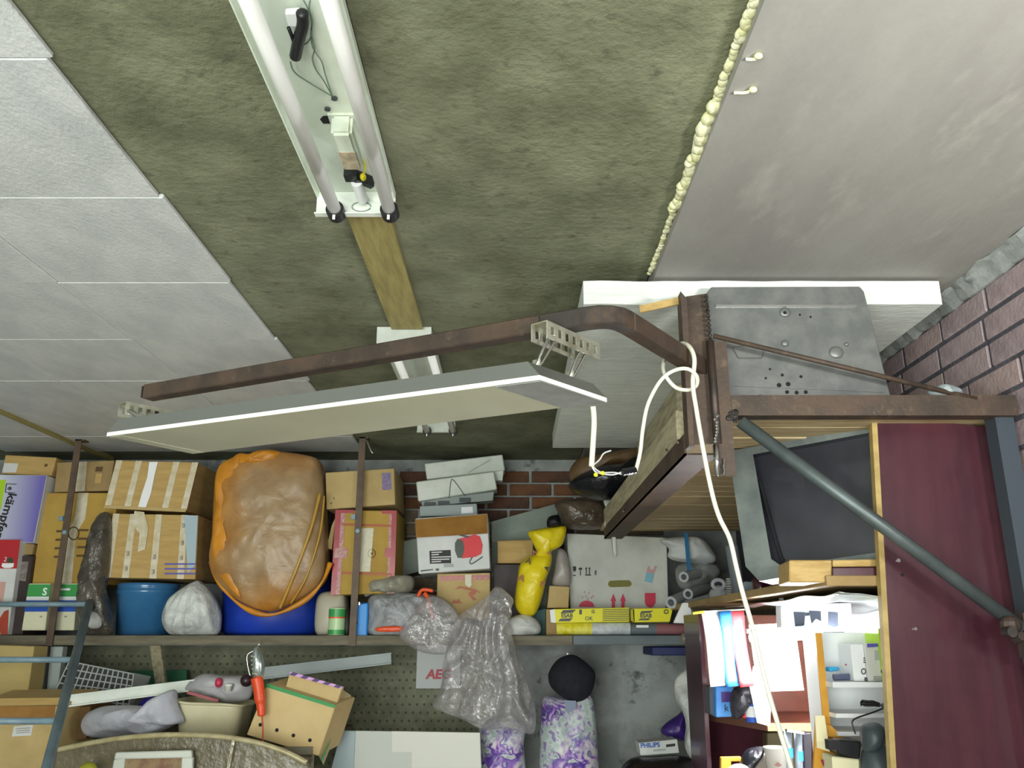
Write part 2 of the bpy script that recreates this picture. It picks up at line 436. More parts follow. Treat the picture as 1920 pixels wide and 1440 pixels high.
mk('floor', box(XL - .1, XR + .1, YF, YB + .1, -.1, 0), floorm, kind='structure', label='grey concrete garage floor')
mk('wall_left', box(XL - .1, XL, YF, YB + .1, 0, CZ), plaster, kind='structure', label='left garage wall')
wb = mk('wall_back', box(XL, XR, YB, YB + .1, 0, CZ), plaster, kind='structure', label='grey plastered back wall with old brick near the ceiling')
wr = mk('wall_right', box(XR, XR + .1, YF, YB, 0, CZ), mortar, kind='structure', label='right wall of pinkish red bricks with dark mortar')
# right wall bricks, each a part
bm_cache = {}
def brick(par, x0, x1, y0, y1, z0, z1, m, nm='brick'):
    key = (round(x1 - x0, 4), round(y1 - y0, 4), round(z1 - z0, 4), m.name)
    org = V(((x0 + x1) / 2, (y0 + y1) / 2, z0))
    if key in bm_cache:
        o = bpy.data.objects.new(nm, bm_cache[key]); place(o, org, par)
    else:
        o = mk(nm, box(x0, x1, y0, y1, z0, z1), m, par, bevel=.004, org=org); bm_cache[key] = o.data
    return o
rr = random.Random(3)
ztop = EYE + .92
for c in range(-1, 23):
    z1 = ztop - .077 * c - .005; z0 = z1 - .066
    offs = {0: 2.174, 1: 2.21, 2: 2.20, 3: 2.33, -1: 2.28}.get(c, 2.17 + .125 * (c % 2) + rr.uniform(-.02, .02))
    y = offs - .256 * 5
    while y < 3.3:
        if y > 1.0:
            pr = rr.choice((.002, .003, .005))
            brick(wr, XR - pr, XR + .03, y + .006, y + .25, z0, z1 if c >= 0 else min(z1, CZ - .045), rr.choice(brickm[:3] if c >= 0 else brickm))
        y += .256
rr = random.Random(5)
for c in range(0, 11):
    z1 = EYE + .93 - .077 * c; z0 = z1 - .066
    y = -1.45 + .13 * (c % 2)
    while y < .75:
        m = rr.choice(oldbrick)
        brick(wb, y + .006, y + .25, YB - rr.choice((.008, .012)), YB + .03, z0, z1, m)
        y += .26
# smeared mortar along the top of the right wall
mk('trim_1', sheet(lambda u, v: (XR - .012 - .03 * v * (1 + .5 * noise.noise(V((u * 30, v * 3, 1)))), 1.2 + 2.6 * u, EYE + .915 + .05 * v + .012 * noise.noise(V((u * 40, 0, 3)))), 60, 4, (.02, 0, 0)), plaster, kind='structure', label='rough mortar fillet under the slab on the right wall')
mk('trim_2', box(-2.345, -2.325, 2.0, 4.9, CZ - .03, CZ - .001), lathm, kind='structure', label='thin wooden batten along the far left ceiling')

# ------------------------------------------------------------------ fluorescent fixtures on the ceiling
FIXG = 'open fluorescent fixtures on the ceiling'
def fixture(Y0, Y1, label, detail):
    xa, xb = -.455, -.272
    t = empty('fluorescent_fixture', (-.365, (Y0 + Y1) / 2, CZ - .07), label, 'ceiling light', FIXG)
    mk('base_plate', join(box(xa, xb, Y0, Y1, CZ - .006, CZ - .002), box(xa, xa + .003, Y0, Y1, CZ - .022, CZ - .002), box(xb - .003, xb, Y0, Y1, CZ - .022, CZ - .002)), dirtyw, t)
    for Y, s in ((Y0, 1), (Y1, -1)):
        mk('end_plate', join(box(xa, xb, Y - .002, Y + .002, CZ - .068, CZ - .002), box(xa, xb, Y - .002, Y + s * .02, CZ - .070, CZ - .067)), whitep, t)
    for X in (-.405, -.281):
        mk('tube', join(tube([(X, Y0 + .03, CZ - .07 + .004), (X, Y1 - .03, CZ - .066)], .0145, 20)), glasstube, t, smooth=True)
        for Y, s in ((Y0, 1), (Y1, -1)):
            ys = (Y + s * .004, Y + s * .034)
            o = mk('tube_holder', join(pipe((X, ys[0], CZ - .066), (X, ys[1], CZ - .066), .021, .0148, 18)), blackp, t)
            mk('contact', box(X - .003, X + .003, min(ys) - .004, min(ys) - .001, CZ - .094, CZ - .083), whitep, o)
    if not detail: return t
    # ballast with its bracket, starter and socket
    b = on_h(628, 250, .975); b2 = on_h(640, 300, .975)
    bx = -.338
    bal = mk('ballast', box(bx - .021, bx + .021, 1.475, 1.615, CZ - .052, CZ - .006), dirtyw, t, bevel=.006, seg=2)
    mk('mounting_flange', box(bx - .028, bx + .026, 1.472, 1.635, CZ - .011, CZ - .006), dirtyw, bal)
    mk('nameplate', box(bx - .017, bx + .017, 1.54, 1.606, CZ - .0535, CZ - .0515), mat('dirty_label', 'b3a58c', .6, c2='8f836c', scale=40), bal)
    sx, sy = -.343, 1.73
    mk('starter_socket', join(box(sx - .028, sx + .0, 1.672, 1.70, CZ - .03, CZ - .006), bar((sx - .004, 1.692, CZ - .02), (sx + .028, 1.722, CZ - .02), .014, .024)), blackp, t)
    mk('starter', tube([(sx - .004, 1.70, CZ - .03), (sx - .002, 1.77, CZ - .035)], .0125, 18), paper, t, smooth=False)
    mk('yellow_cap', ball((sx + .013, 1.685, CZ - .026), .007, .012, .008), mat('yellow_wire', 'd6c81e', .5), t, smooth=True)
    mk('yellow_lead', tube(spline([(sx + .013, 1.68, CZ - .026), (sx + .022, 1.655, CZ - .02), (sx + .02, 1.63, CZ - .01)]), .002, 6), MATS['yellow_wire'], t)
    # taped splice and terminal block
    p = lambda x, y, h=.975: on_h(x, y, h)
    mk('taped_splice', join(tube(spline([p(566, 22), p(568, 45), p(560, 75), p(553, 110)], 6), lambda u: .0105 if .02 < u < .98 else .006, 10),
                            tube([p(541, 52), p(548, 70), p(553, 85)], .0035, 6)), blackp, t, smooth=True)
    q = [p(534, 26), p(562, 24), p(561, 52), p(540, 50)]
    mk('terminal_block', prism(q, (0, 0, .012)), paper, t, bevel=.002)
    wm = mat('grey_green_wire', '6f8272', .5)
    for pts in (((569, 0), (578, 18), (584, 40), (585, 66), (590, 90), (586, 110), (592, 130), (606, 150), (624, 182)),
                ((582, 0), (580, 15), (586, 40), (583, 62), (587, 90), (603, 115), (610, 140), (624, 182)),
                ((584, 68), (576, 80), (563, 86)), ((544, 115), (552, 135), (580, 155), (622, 180)),
                ((640, 395), (655, 388), (665, 378), (680, 382))):
        mk('wire', tube(spline([p(x, y, .985) for x, y in pts], 5), .0014, 6), wm, t)
    for q_ in ((627, 183), (614, 203)): mk('grommet', disc(p(*q_, .993), .006, (0, 0, -1), .004), greyplastic, t)
    mk('cable_slot', prism([p(600, 224, .9925), p(606, 218, .9925), p(640, 216, .9925), p(650, 226, .9925), p(640, 232, .9925), p(606, 232, .9925)], (0, 0, .001)), darkm, t)
    ring = [V((-.35 + .022 * math.cos(a), 1.786, CZ - .045 + .012 * math.sin(a))) for a in [i * .5 for i in range(13)]]
    mk('wire', tube(ring, .0012, 6), wm, t)
    return t
fixture(.52, 1.79, 'near white twin-tube fluorescent fixture without cover, loose black taped splice', True)
fixture(2.71, 3.99, 'far white twin-tube fluorescent fixture partly hidden behind the rusty boom', False)
mk('wooden_lath', box(-.405, -.30, 1.80, 2.70, CZ - .014, CZ - .001), lathm, label='yellowish wooden board on the ceiling between the two fluorescent fixtures', cat='board')

# ------------------------------------------------------------------ polystyrene sheet, loft shelf
sh = mk('polystyrene_sheet', sheet(lambda u, v: (.20 + 1.0 * u, 2.22 + 1.9 * v, EYE + .885 + .003 * noise.noise(V((u * 9, v * 9, 0)))), 40, 40, (0, 0, .070)), foamw,
        label='thick white polystyrene sheet lying flat just under the ceiling at right', cat='insulation sheet')
loft = empty('loft_shelf', (.9, 3.3, EYE + .535), 'overhead shelf of pale pine planks carried on rusty angle iron', 'shelf')
yy = 2.13
rr = random.Random(2)
while yy < 4.6:
    wd = .118
    mk('plank', box(.47, 1.285, yy, yy + wd - .004, EYE + .535 + rr.uniform(0, .004), EYE + .557), plankm, loft, bevel=.002)
    yy += wd
mk('edge_beam', join(box(.445, .45, 2.16, 4.16, EYE + .445, EYE + .50), box(.445, .53, 2.16, 4.16, EYE + .445, EYE + .45)), rust, loft, label='rusty angle iron along the left edge of the planks')
mk('side_timber', box(.446, .469, 2.25, 4.16, EYE + .501, EYE + .59), woodgrey, loft, bevel=.004, label='pale weathered timber with bent nails')
for (a, b) in (((1268, 826), (1262, 838)), ((1246, 843), (1240, 854)), ((1168, 955), (1172, 975))):
    p0 = at(a[0], a[1], 2.9)
    k = 0.44 / p0.x
    mk('bent_nail', tube([V((.446, p0.y * k, EYE + (p0.z - EYE) * k)), V((.438, p0.y * k - .03, EYE + (p0.z - EYE) * k - .012))], .004, 6), rustdark, loft)
for x in (.6, .95): # pieces carrying the sheet above the planks
    mk('spacer_block', box(x, x + .06, 3.0, 4.0, EYE + .558, EYE + .881), woodgrey, loft)

# ------------------------------------------------------------------ wall frame and swing arm
fr = empty('wall_frame', (1.0, 2.1, EYE + .02), 'welded rusty steel frame bracketed to the right brick wall', 'bracket')
YW = 2.10
mk('top_beam', box(.535, 1.275, YW - .02, YW + .025, EYE + .530, EYE + .583), rust, fr)
a = at(1388, 790, YW - .01); b = at(1915, 1178, YW - .03)
mk('diagonal_strut', tube([a, b], .0165, 14), steelgrey, fr, smooth=True, label='grey steel tube running diagonally to the wall')
mk('wall_column', join(box(1.225, 1.23, YW, YW + .05, .0, EYE + .57), box(1.23, 1.272, YW, YW + .006, 0, EYE + .57)), mat('dark_blue_grey_steel', '39434c', .5), fr)
mk('clamp', join(ball(at(1895, 1172, 2.05), .025, .02, .022), disc(at(1885, 1185, 2.04), .012, (0, -1, 0), .03), disc(at(1905, 1200, 2.04), .010, (0, -1, .3), .03), box(1.19, 1.25, 2.06, 2.1, EYE - .05, EYE + .05)), rustdark, fr)
HX = at(1358, 760, YW - .02).x
mk('hinge_plate', prism([at(1338, 640, YW - .03), at(1362, 640, YW - .03), at(1380, 892, YW - .03), at(1342, 890, YW - .03)], (0, .006, 0)), rust, fr)
mk('hinge_pin', tube([at(1346, 892, YW - .042), at(1342, 834, YW - .042)], .0075, 14), chrome, fr, smooth=True)
mk('weld_seam', join(*[ball(at(1357 + random.uniform(-1, 1), 862 + i * 5, YW - .036), .004, .003, .004, 6, 5) for i in range(6)]), chrome, fr)
mk('weld_seam', join(*[ball(at(1372 + random.uniform(-6, 8), 780 + random.uniform(-8, 8), YW - .03), .008, .006, .008, 7, 5) for i in range(9)]), weldm, fr)
mk('tie_rod', tube([at(1338, 630, YW - .03), at(1830, 748, YW - .015)], .0065, 10), rust, fr, smooth=True, label='ribbed reinforcing rod slanting down to the wall end')

arm = empty('swing_arm', (.47, 2.1, EYE + .42), 'rusty square-tube boom bent towards the left, carrying the panel lamp', 'boom')
HB = .672
C = on_h(1150, 589, HB); Lend = on_h(278, 737, HB); Pp = on_h(1338, 706, HB - .012)
def sqsweep(pts, wd):
    vs, fs = [], []
    m = len(pts)
    for i, p in enumerate(pts):
        t = (pts[min(i + 1, m - 1)] - pts[max(i - 1, 0)]); t.z = 0; t.normalize(); s = V((t.y, -t.x, 0)) * wd / 2; u = V((0, 0, wd / 2))
        vs += [p - s - u, p + s - u, p + s + u, p - s + u]
    for i in range(m - 1):
        for k in range(4): fs.append((i * 4 + k, i * 4 + (k + 1) % 4, i * 4 + 4 + (k + 1) % 4, i * 4 + 4 + k))
    fs += [(0, 1, 2, 3), (m * 4 - 4, m * 4 - 3, m * 4 - 2, m * 4 - 1)]
    return vs, fs
d1 = (Lend - C).normalized(); d2 = (Pp - C).normalized()
bend = [C + d2 * .06 * (1 - t) ** 2 + d1 * .06 * t * t for t in (0, .25, .5, .75, 1)]
mk('boom_leg', sqsweep([Pp, bend[0]], .042), rust, arm, bevel=.003)
mk('scorched_bend', sqsweep(bend + [C + d1 * .17], .0424), mat('scorched_rust', '3d3733', .55, metal=.2, c2='2d2a28', scale=9, c3='524236', scale3=14, lo3=.5, hi3=.7), arm, bevel=.003, label='darkened heat-bent corner of the boom')
mk('boom_tube', sqsweep([C + d1 * .17, Lend], .042), rust, arm, bevel=.003)
mk('end_plug', prism([Lend + V((-.004, 0, z)) + V((d1.y, -d1.x, 0)) * s for s, z in ((-.017, -.017), (.017, -.017), (.017, .017), (-.017, .017))], d1 * .004), rustdark, arm)
pT, pB = 548, 845
mk('post', join(prism([at(1276, 546, YW - .05), at(1288, 560, YW - .05), at(1302, 836, YW - .05), at(1292, 836, YW - .05)], (0, .05, 0)),
                prism([at(1286, 556, YW - .012), at(1326, 550, YW - .012), at(1340, 832, YW - .012), at(1300, 834, YW - .012)], (0, .006, 0))), rust, arm)
mk('hinge_barrel', tube([at(1331, 640, YW - .03), at(1346, 832, YW - .03)], .010, 14), rustdark, arm, smooth=True)
mk('weld_seam', join(*[ball(at(1324 + i * .9, 556 + i * 9, YW - .03), .006, .005, .006, 7, 5) for i in range(14)]), weldm, arm)
mk('weld_seam', join(*[ball(at(1343 + random.uniform(-3, 3), 780 + i * 6, YW - .042), .005, .004, .005, 7, 5) for i in range(9)]), chrome, arm)
mk('flat_brace', bar(at(1200, 580, 2.12), at(1282, 562, 2.08), .004, .02), woodlight, arm)
e = V((.637, .771, 0)); nrm = V((.771, -.637, 0))
def channel(center, ln):
    parts = []
    top = center.z
    parts.append(bar(center - e * ln / 2, center + e * ln / 2, .042, .003))
    for s in (-1, 1):
        o = nrm * (.021 * s)
        for zz, hh in ((-.005, .010), (-.034, .010)):
            parts.append(bar(center - e * ln / 2 + o + V((0, 0, zz)), center + e * ln / 2 + o + V((0, 0, zz)), .003, hh))
        n = 7
        for i in range(n + 1):
            wd = ln / n * .42
            q = center - e * ln / 2 + e * (ln - wd) * i / n + o + V((0, 0, -.0195))
            parts.append(bar(q, q + e * wd, .003, .020))
    return join(*parts)
chR = on_h(1062, 630, HB - .026) ; chR.z = EYE + HB - .023
chL = on_h(288, 770, HB - .03); chL.z = EYE + HB - .025
for c_, ln in ((chR, .20), (chL, .19)):
    mk('slotted_channel', channel(c_, ln), zinc, arm, label='perforated galvanised channel bolted under the boom')
    mk('bolt', join(disc(c_ + V((0, 0, -.002)) + e * .01, .011, (0, 0, -1), .01, 6), disc(c_ + V((0, 0, -.012)) + e * .01, .006, (0, 0, -1), .012)), rustdark, arm)

# ------------------------------------------------------------------ panel lamp under the boom
HL = .5
def LP(x, y): return on_h(x, y, HL)
a, b, c_, d_ = LP(200, 818), LP(1012, 712), LP(1138, 754), LP(362, 851)
lamp = empty('panel_lamp', (a + b + c_ + d_) / 4, 'long flat aluminium panel lamp hung by carabiners, unlit, bright front edge', 'lamp')
up = V((0, 0, 1)); cen = (a + b + c_ + d_) / 4
def inset(p, k, z): 
    q = p + (cen - p).normalized() * k; q.z = p.z + z; return q
def ring_of(k, z): return [inset(p, k, z) for p in (a, b, c_, d_)]
body_lo, body_mid, body_hi = ring_of(0, 0.0), ring_of(0, .010), ring_of(.030, .045)
vs = body_mid + body_hi
mk('top_housing', (vs, [(0, 1, 5, 4), (1, 2, 6, 5), (2, 3, 7, 6), (3, 0, 4, 7), (4, 5, 6, 7), (3, 2, 1, 0)]), mat('grey_lamp_housing', '71746f', .4, metal=.3), lamp)
inn_lo = ring_of(.0015, 0.0)
mk('edge_strip', (body_lo + body_mid + inn_lo + ring_of(.0015, .010), [(i, (i + 1) % 4, 4 + (i + 1) % 4, 4 + i) for i in range(4)] + [(i, (i + 1) % 4, 8 + (i + 1) % 4, 8 + i) for i in range(4)] + [(4 + i, 4 + (i + 1) % 4, 12 + (i + 1) % 4, 12 + i) for i in range(4)]), edgewhite, lamp, label='edge strip with its bright reflection painted white')
def lerp4(u, v, z=0): 
    p = a.lerp(b, u).lerp(d_.lerp(c_, u), v); p.z += z; return p
mk('diffuser', prism([lerp4(.004, .012, .0), lerp4(.915, .012, .0), lerp4(.915, .998, .0), lerp4(.004, .998, .0)], (0, 0, .006)), diffuser, lamp)
mk('end_cap', prism([lerp4(.915, .03, -.0015), lerp4(.998, .03, -.0015), lerp4(.998, .985, -.0015), lerp4(.915, .985, -.0015)], (0, 0, .008)), alu, lamp, label='grey aluminium cap at the cable end')
mk('end_cap', prism([lerp4(.003, .03, -.001), lerp4(.035, .03, -.001), lerp4(.035, .985, -.001), lerp4(.003, .985, -.001)], (0, 0, .008)), diffuser, lamp)
for v in (.33, .66):
    mk('rib', bar(lerp4(.035, v, .0009), lerp4(.915, v, .0009), .003, .001), diffuser, lamp)
CG = 'carabiners holding the panel lamp'
for i, (u, v, cc, sgn, lab) in enumerate(((.955, .30, chR, -.07, 'steel carabiner nearest the bright right corner of the panel lamp'), (.955, .80, chR, .045, 'steel carabiner right of its twin above the lamp cable end'),
                              (.035, .30, chL, -.08, 'steel carabiner at the left tip of the panel lamp'), (.05, .85, chL, .07, 'steel carabiner at the left lamp end, farther from the tip'))):
    top = cc + e * sgn + V((0, 0, -.030)) + nrm * .018; bot = lerp4(u, v, .055)
    mk('hanger_tab', bar(lerp4(u, v, .04), lerp4(u, v, .068), .020, .003, up=e), zinc, lamp)
    mid = (top + bot) / 2; L_ = (top - bot) / 2 + V((0, 0, .006))
    pts = [mid + L_, mid + L_ * .75 + e * .011, mid - L_ * .6 + e * .007, mid - L_, mid - L_ * .6 - e * .007, mid + L_ * .75 - e * .011]
    mk('carabiner', tube(spline(pts, 5, True), .0034, 8, closed=True), chrome, None, lab, 'carabiner', CG, smooth=True)

# ------------------------------------------------------------------ cables
cab = empty('power_cable', at(1306, 690, 2.03), 'white flexible cable knotted over the boom and hanging down past the bench', 'cable')
cp = [at(1192, 882, 2.0), at(1200, 850, 2.0), at(1206, 800, 1.99), at(1216, 755, 1.98), at(1240, 712, 1.97), at(1266, 694, 1.965), at(1290, 692, 1.96), at(1306, 705, 1.965), at(1306, 722, 1.985), at(1292, 731, 1.99), at(1268, 727, 1.975), at(1250, 708, 1.97), at(1243, 690, 2.0), at(1246, 672, 2.05)]
mk('loop', tube(spline(cp, 7), .0048, 9), cable, cab, smooth=True)
cp2 = [at(1268, 650, 2.06), at(1280, 644, 2.03), at(1294, 652, 1.99), at(1302, 675, 1.97), at(1299, 720, 1.975), at(1306, 770, 1.98), at(1318, 840, 1.99), at(1334, 920, 2.0), at(1348, 968, 2.0), at(1368, 1010, 2.0), at(1380, 1060, 2.0), at(1392, 1110, 2.0), at(1412, 1180, 2.0), at(1436, 1280, 2.0), at(1462, 1370, 2.0), at(1490, 1470, 2.0), at(1500, 1600, 2.0)]
mk('drop', tube(spline(cp2, 6), .0056, 9), cable, cab, smooth=True)
for o1, o2 in (((1192, 882), (1178, 884)), ((1190, 880), (1176, 890))):
    mk('core', tube([at(*o1, 2.0), at(*o2, 2.0)], .0016, 6), paper, cab)
lc = empty('lamp_cable', at(1112, 765, 1.84), 'short white cable hanging from the panel lamp with bare joined cores', 'cable')
mk('sheath', tube(spline([at(1112, 762, 1.82), at(1114, 790, 1.84), at(1112, 830, 1.86), at(1109, 874, 1.88)], 6), .0062, 10), cable, lc, smooth=True)
for pts in (((1110, 874), (1116, 884), (1128, 888), (1150, 890), (1168, 884)), ((1111, 874), (1120, 882), (1130, 886), (1152, 886), (1168, 890)), ((1112, 872), (1124, 862), (1132, 850), (1145, 845))):
    mk('core', tube(spline([at(x, y, 1.88 + (x - 1110) * .0018) for x, y in pts], 5), .0017, 6), paper, lc)
yw = mat('yellow_splice', 'd9d21c', .5)
for x, y in ((1117, 890), (1130, 887)):
    mk('splice', ball(at(x, y, 1.885), .005, .005, .005, 10, 8), yw, lc, smooth=True)
mk('insulating_tape', tube([at(1166, 886, 1.975), at(1190, 882, 1.995)], .009, 10), blackbag, lc)

# ------------------------------------------------------------------ galvanised appliance panel above the frame
YG = 2.16
gp = [(1326, 548), (1334, 538), (1612, 537), (1620, 546), (1634, 600), (1670, 742), (1340, 748)]
g = mk('appliance_sheet', prism([at(x, y, YG) for x, y in gp], (0, .012, 0)), galv, None, 'galvanised sheet metal appliance panel with punched holes, standing on the frame', 'panel', bevel=.002)
mk('pressed_rib', bar(at(1342, 574, YG - .002), at(1606, 574, YG - .002), .006, .006), chrome, g)
mk('pressed_rib', bar(at(1360, 723, YG - .002), at(1655, 735, YG - .002), .003, .002), galv, g)
mk('embossed_slot', prism([at(1372, 650, YG - .004), at(1424, 644, YG - .004), at(1434, 652, YG - .004), at(1430, 672, YG - .004), at(1384, 672, YG - .004)], (0, .006, 0)), galv, g, bevel=.003)
for x, y, r, m_ in ((1568, 661, .020, galv), (1472, 586, .016, galv), (1472, 644, .011, galv), (1587, 646, .007, galv)):
    mk('emboss', ball(at(x, y, YG), r, .006, r * .9, 14, 8), m_, g, smooth=True)
for x, y, r in ((1461, 722, .006), (1478, 720, .006), (1476, 735, .005), (1494, 736, .005), (1511, 735, .005), (1467, 703, .004), (1502, 706, .004), (1436, 709, .003), (1444, 692, .003), (1426, 748, .012), (1500, 590, .003), (1520, 594, .003), (1472, 586, .0045)):
    mk('punched_hole', disc(at(x, y, YG - .0072 if (x, y) == (1472, 586) else YG - .0015), r, (0, 1, 0), .002, 12), darkm, g)
mk('mineral_chunk', puff([(1740, 738), (1748, 728), (1768, 722), (1800, 732), (1800, 744), (1770, 748)], 2.11, .03, .006, 30, 4, 24, 6), ragm, None, 'pale speckled lump lying on the right end of the steel frame', 'rag')

# ------------------------------------------------------------------ maroon cabinet side and dark tray
pan = mk('side_panel', prism([at(1644, 779, 2.2), V((1.268, 2.2, EYE + .528)), V((1.268, 2.2, 0)), V((at(1690, 1440, 2.2).x * .90 + .0, 2.2, 0))], (0, .018, 0)), maroon, None, 'tall glossy maroon laminate board standing at the right wall', 'board')
mk('edging', prism([at(1634, 779, 2.197), at(1644, 779, 2.197), V((at(1690, 1440, 2.2).x * .90, 2.197, 0)), V((at(1690, 1440, 2.2).x * .90 - .012, 2.197, 0))], (0, .022, 0)), edgetrim, pan, label='chipped beige edging strip')
mk('screw_head', join(disc(at(1684, 1051, 2.2), .005, (0, -1, 0), .003), disc(at(1715, 1179, 2.2), .004, (0, -1, 0), .006)), chrome, pan)
mk('screw_hole', disc(at(1692, 1078, 2.199), .004, (0, -1, 0), .001), darkm, pan)
tq = [(1366, 846, 2.50), (1652, 792, 2.25), (1662, 1048, 2.25), (1424, 1090, 2.43), (1398, 1062, 2.45)]
_t0, _t1 = at(1366, 846, 2.50), at(1652, 792, 2.25); _m = (2.25 - 2.50) / (_t1.x - _t0.x)
def on_tray(px, py, off=0):
    p = at(px, py, 1.0); al = p.x
    return at(px, py, (2.50 + off - _m * _t0.x) / (1 - _m * al))
T = [on_tray(p[0], p[1]) for p in tq]; ofs = V((.06, .075, -.005))
tray = empty('enamel_tray', at(1500, 1080, 2.4), 'large black metal tray standing on edge under the planks', 'tray')
cenT = sum(T, V((0, 0, 0))) / 5
inn = [on_tray(1412, 852), on_tray(1648, 808), on_tray(1656, 1034), on_tray(1466, 1062), on_tray(1446, 1048)]
rec = [p + V((.01, .05, 0)) for p in inn]
mk('rim', (T + inn, [(i, (i + 1) % 5, 5 + (i + 1) % 5, 5 + i) for i in range(5)]), trayrim, tray)
mk('basin', (inn + rec, [(i, (i + 1) % 5, 5 + (i + 1) % 5, 5 + i) for i in range(5)] + [(5, 6, 7, 8, 9)]), blacktray, tray)
mk('outer_wall', (T + [p + ofs for p in T], [(i, (i + 1) % 5, 5 + (i + 1) % 5, 5 + i) for i in range(5)]), trayrim, tray)
mk('pressed_groove', tube(spline([on_tray(1424, 900, .05), on_tray(1440, 960, .05), on_tray(1462, 1040, .05), on_tray(1470, 1052, .05)], 6), .006, 8), darkm, tray, smooth=True)

# ------------------------------------------------------------------ bench shelf with foil, blocks
bs = empty('bench_shelf', (1.04, 3.4, EYE + .12), 'brown board shelf above the lit bench along the right wall', 'shelf')
mk('shelf_board', box(.80, 1.285, 2.222, 4.6, EYE + .12, EYE + .146), card3, bs, bevel=.002)
mk('wall_batten', box(1.25, 1.285, 2.3, 4.6, EYE + .085, EYE + .12), shelfwood, bs)
mk('foil_lining', sheet(lambda u, v: (.83 + .41 * u, 2.225 + 1.2 * v, EYE + .108 - .028 * (math.sin(u * 5 + v * 3) * .5 + .5) * (0.3 + u) + .01 * noise.noise(V((u * 6, v * 6, 2)))), 30, 40, (0, 0, .003)), foil, bs, smooth=True, label='wavy silver foil hanging under the shelf')
mk('wood_block', hexa(quad(rect(1480, 1050, 1560, 1092), 2.235), [p + V((.02, .16, 0)) for p in quad(rect(1480, 1050, 1560, 1092), 2.235)]), woodlight, None, 'pale wooden offcut under the black tray', 'wood block', bevel=.003)
mk('wood_block', hexa(quad([(1561, 1050), (1664, 1048), (1664, 1062), (1561, 1063)], 2.24), [p + V((.02, .10, 0)) for p in quad([(1561, 1050), (1664, 1048), (1664, 1062), (1561, 1063)], 2.24)]), woodlight, None, 'thin pale strip on top of the maroon offcut', 'wood block', bevel=.002)
mk('wood_block', hexa(quad([(1561, 1064), (1664, 1063), (1664, 1091), (1561, 1092)], 2.228), [p + V((.02, .13, 0)) for p in quad([(1561, 1064), (1664, 1063), (1664, 1091), (1561, 1092)], 2.228)]), maroon, None, 'short maroon laminate offcut beside the pale wooden block', 'wood block', bevel=.002)

# ------------------------------------------------------------------ long storage shelf on the back wall
YS = 4.40
st = empty('storage_shelf', (-.9, 4.7, EYE - .05), 'long grey wooden storage shelf across the back wall hung on metal straps', 'shelf')
mk('shelf_board', box(XL + .02, .30, YS, YB, EYE - .048, EYE - .001), shelfwood, st, bevel=.003)
mk('shelf_board', box(.302, 1.0, YS, YB, EYE - .046, EYE - .001), mat('blue_grey_shelf', '6a7478', .7, c2='59636a', scale=5), st, bevel=.003)
for (xt, yt, xb_, yb_, lab) in ((148, 824, 92, 1190, 1), (680, 818, 655, 1206, 0)):
    a = at(xt, yt, YS - .012); b = at(xb_, yb_, YS - .012)
    b.x = a.x; b.z = EYE - .05
    a.z = CZ - .001 if not lab else CZ - .013
    s_ = mk('hanging_strap', bar(a, b, .034, .006, up=(0, 1, 0)), straps, st, label='brown flat metal strap hanging from the ceiling')
    m_ = a.lerp(b, .40)
    mk('strap_bolt', join(box(m_.x - .035, m_.x - .014, m_.y - .02, m_.y - .003, m_.z - .012, m_.z + .012), disc(m_ + V((0, -.003, -.07)), .012, (0, -1, 0), .008, 6)), bluegrey, s_)
    mk('ceiling_angle', box(a.x - .02, a.x + .03, a.y - .003, a.y + .05, a.z - .006, a.z), straps, s_)
mk('shelf_hook', join(tube(spline([at(686, 822, 4.43), at(694, 842, 4.4), at(699, 850, 4.4)], 4), .004, 6)), zinc, st)
mk('shelf_stay', bar(at(292, 1208, 4.55), at(305, 1300, 4.75), .055, .02, up=(0, 1, 0)), woodgrey, st, label='pale timber stay under the shelf')

CB = 'cardboard boxes on the long shelf'
def box_lines(o, Y, q, n, m, w_=1):   # lines of small print
    pass
def Y_(o): return WO[o.name].y
# far left boxes
o = qbox('cardboard_box', [(10, 853), (106, 858), (96, 892), (2, 888)], 4.50, .28, card, 'small cardboard carton with white label on top of the blue-white box, far left', group=CB)
decal('label_sticker', [(8, 868), (34, 869), (30, 886), (4, 886)], 4.50, whitecard, o); poly('ink_mark', [(84, 870), (89, 870), (88, 875), (83, 875)], 4.50, inkbrown, o)
bg = bpy.data.materials.new('violet_fade'); bg.use_nodes = True
nt = bg.node_tree; tc = nt.nodes.new('ShaderNodeTexCoord'); sx_ = nt.nodes.new('ShaderNodeSeparateXYZ'); cr = nt.nodes.new('ShaderNodeValToRGB')
nt.links.new(tc.outputs['Generated'], sx_.inputs[0]); nt.links.new(sx_.outputs[0], cr.inputs[0]); nt.links.new(cr.outputs[0], nt.nodes['Principled BSDF'].inputs['Base Color'])
cr.color_ramp.elements[0].position = .35; cr.color_ramp.elements[0].color = rgb('d6dadf'); cr.color_ramp.elements[1].color = rgb('6f67b4'); cr.color_ramp.elements[1].position = .95
nt.nodes['Principled BSDF'].inputs['Roughness'].default_value = .4
q = [(-60, 889), (88, 891), (63, 1018), (-88, 1016)]
o = qbox('printed_box', q, 4.46, .25, whitecard, 'white and violet printed box with black vertical lettering, far left')
decal('print_panel', [(-59, 890), (87, 892), (62, 1017), (-87, 1015)], 4.46, bg, o)
poly('yellow_stripe', [(-2, 900), (11, 900), (1, 956), (-12, 956)], 4.46, lime, o)
text('k\u00e4mpfer', 10, 966, 4.46, 16, inkblack, o, rot=-98.5, sx=1.12, bold=.02)
ex, ey = 20, 916
fr_ = [at(12, 907, 4.455), at(31, 908, 4.455), at(28, 924, 4.455), at(10, 923, 4.455)]
mk('emblem_frame', join(*[bar(fr_[i], fr_[(i + 1) % 4], .003, .002, up=(0, 1, 0)) for i in (0, 2, 3)]), inkblack, o)
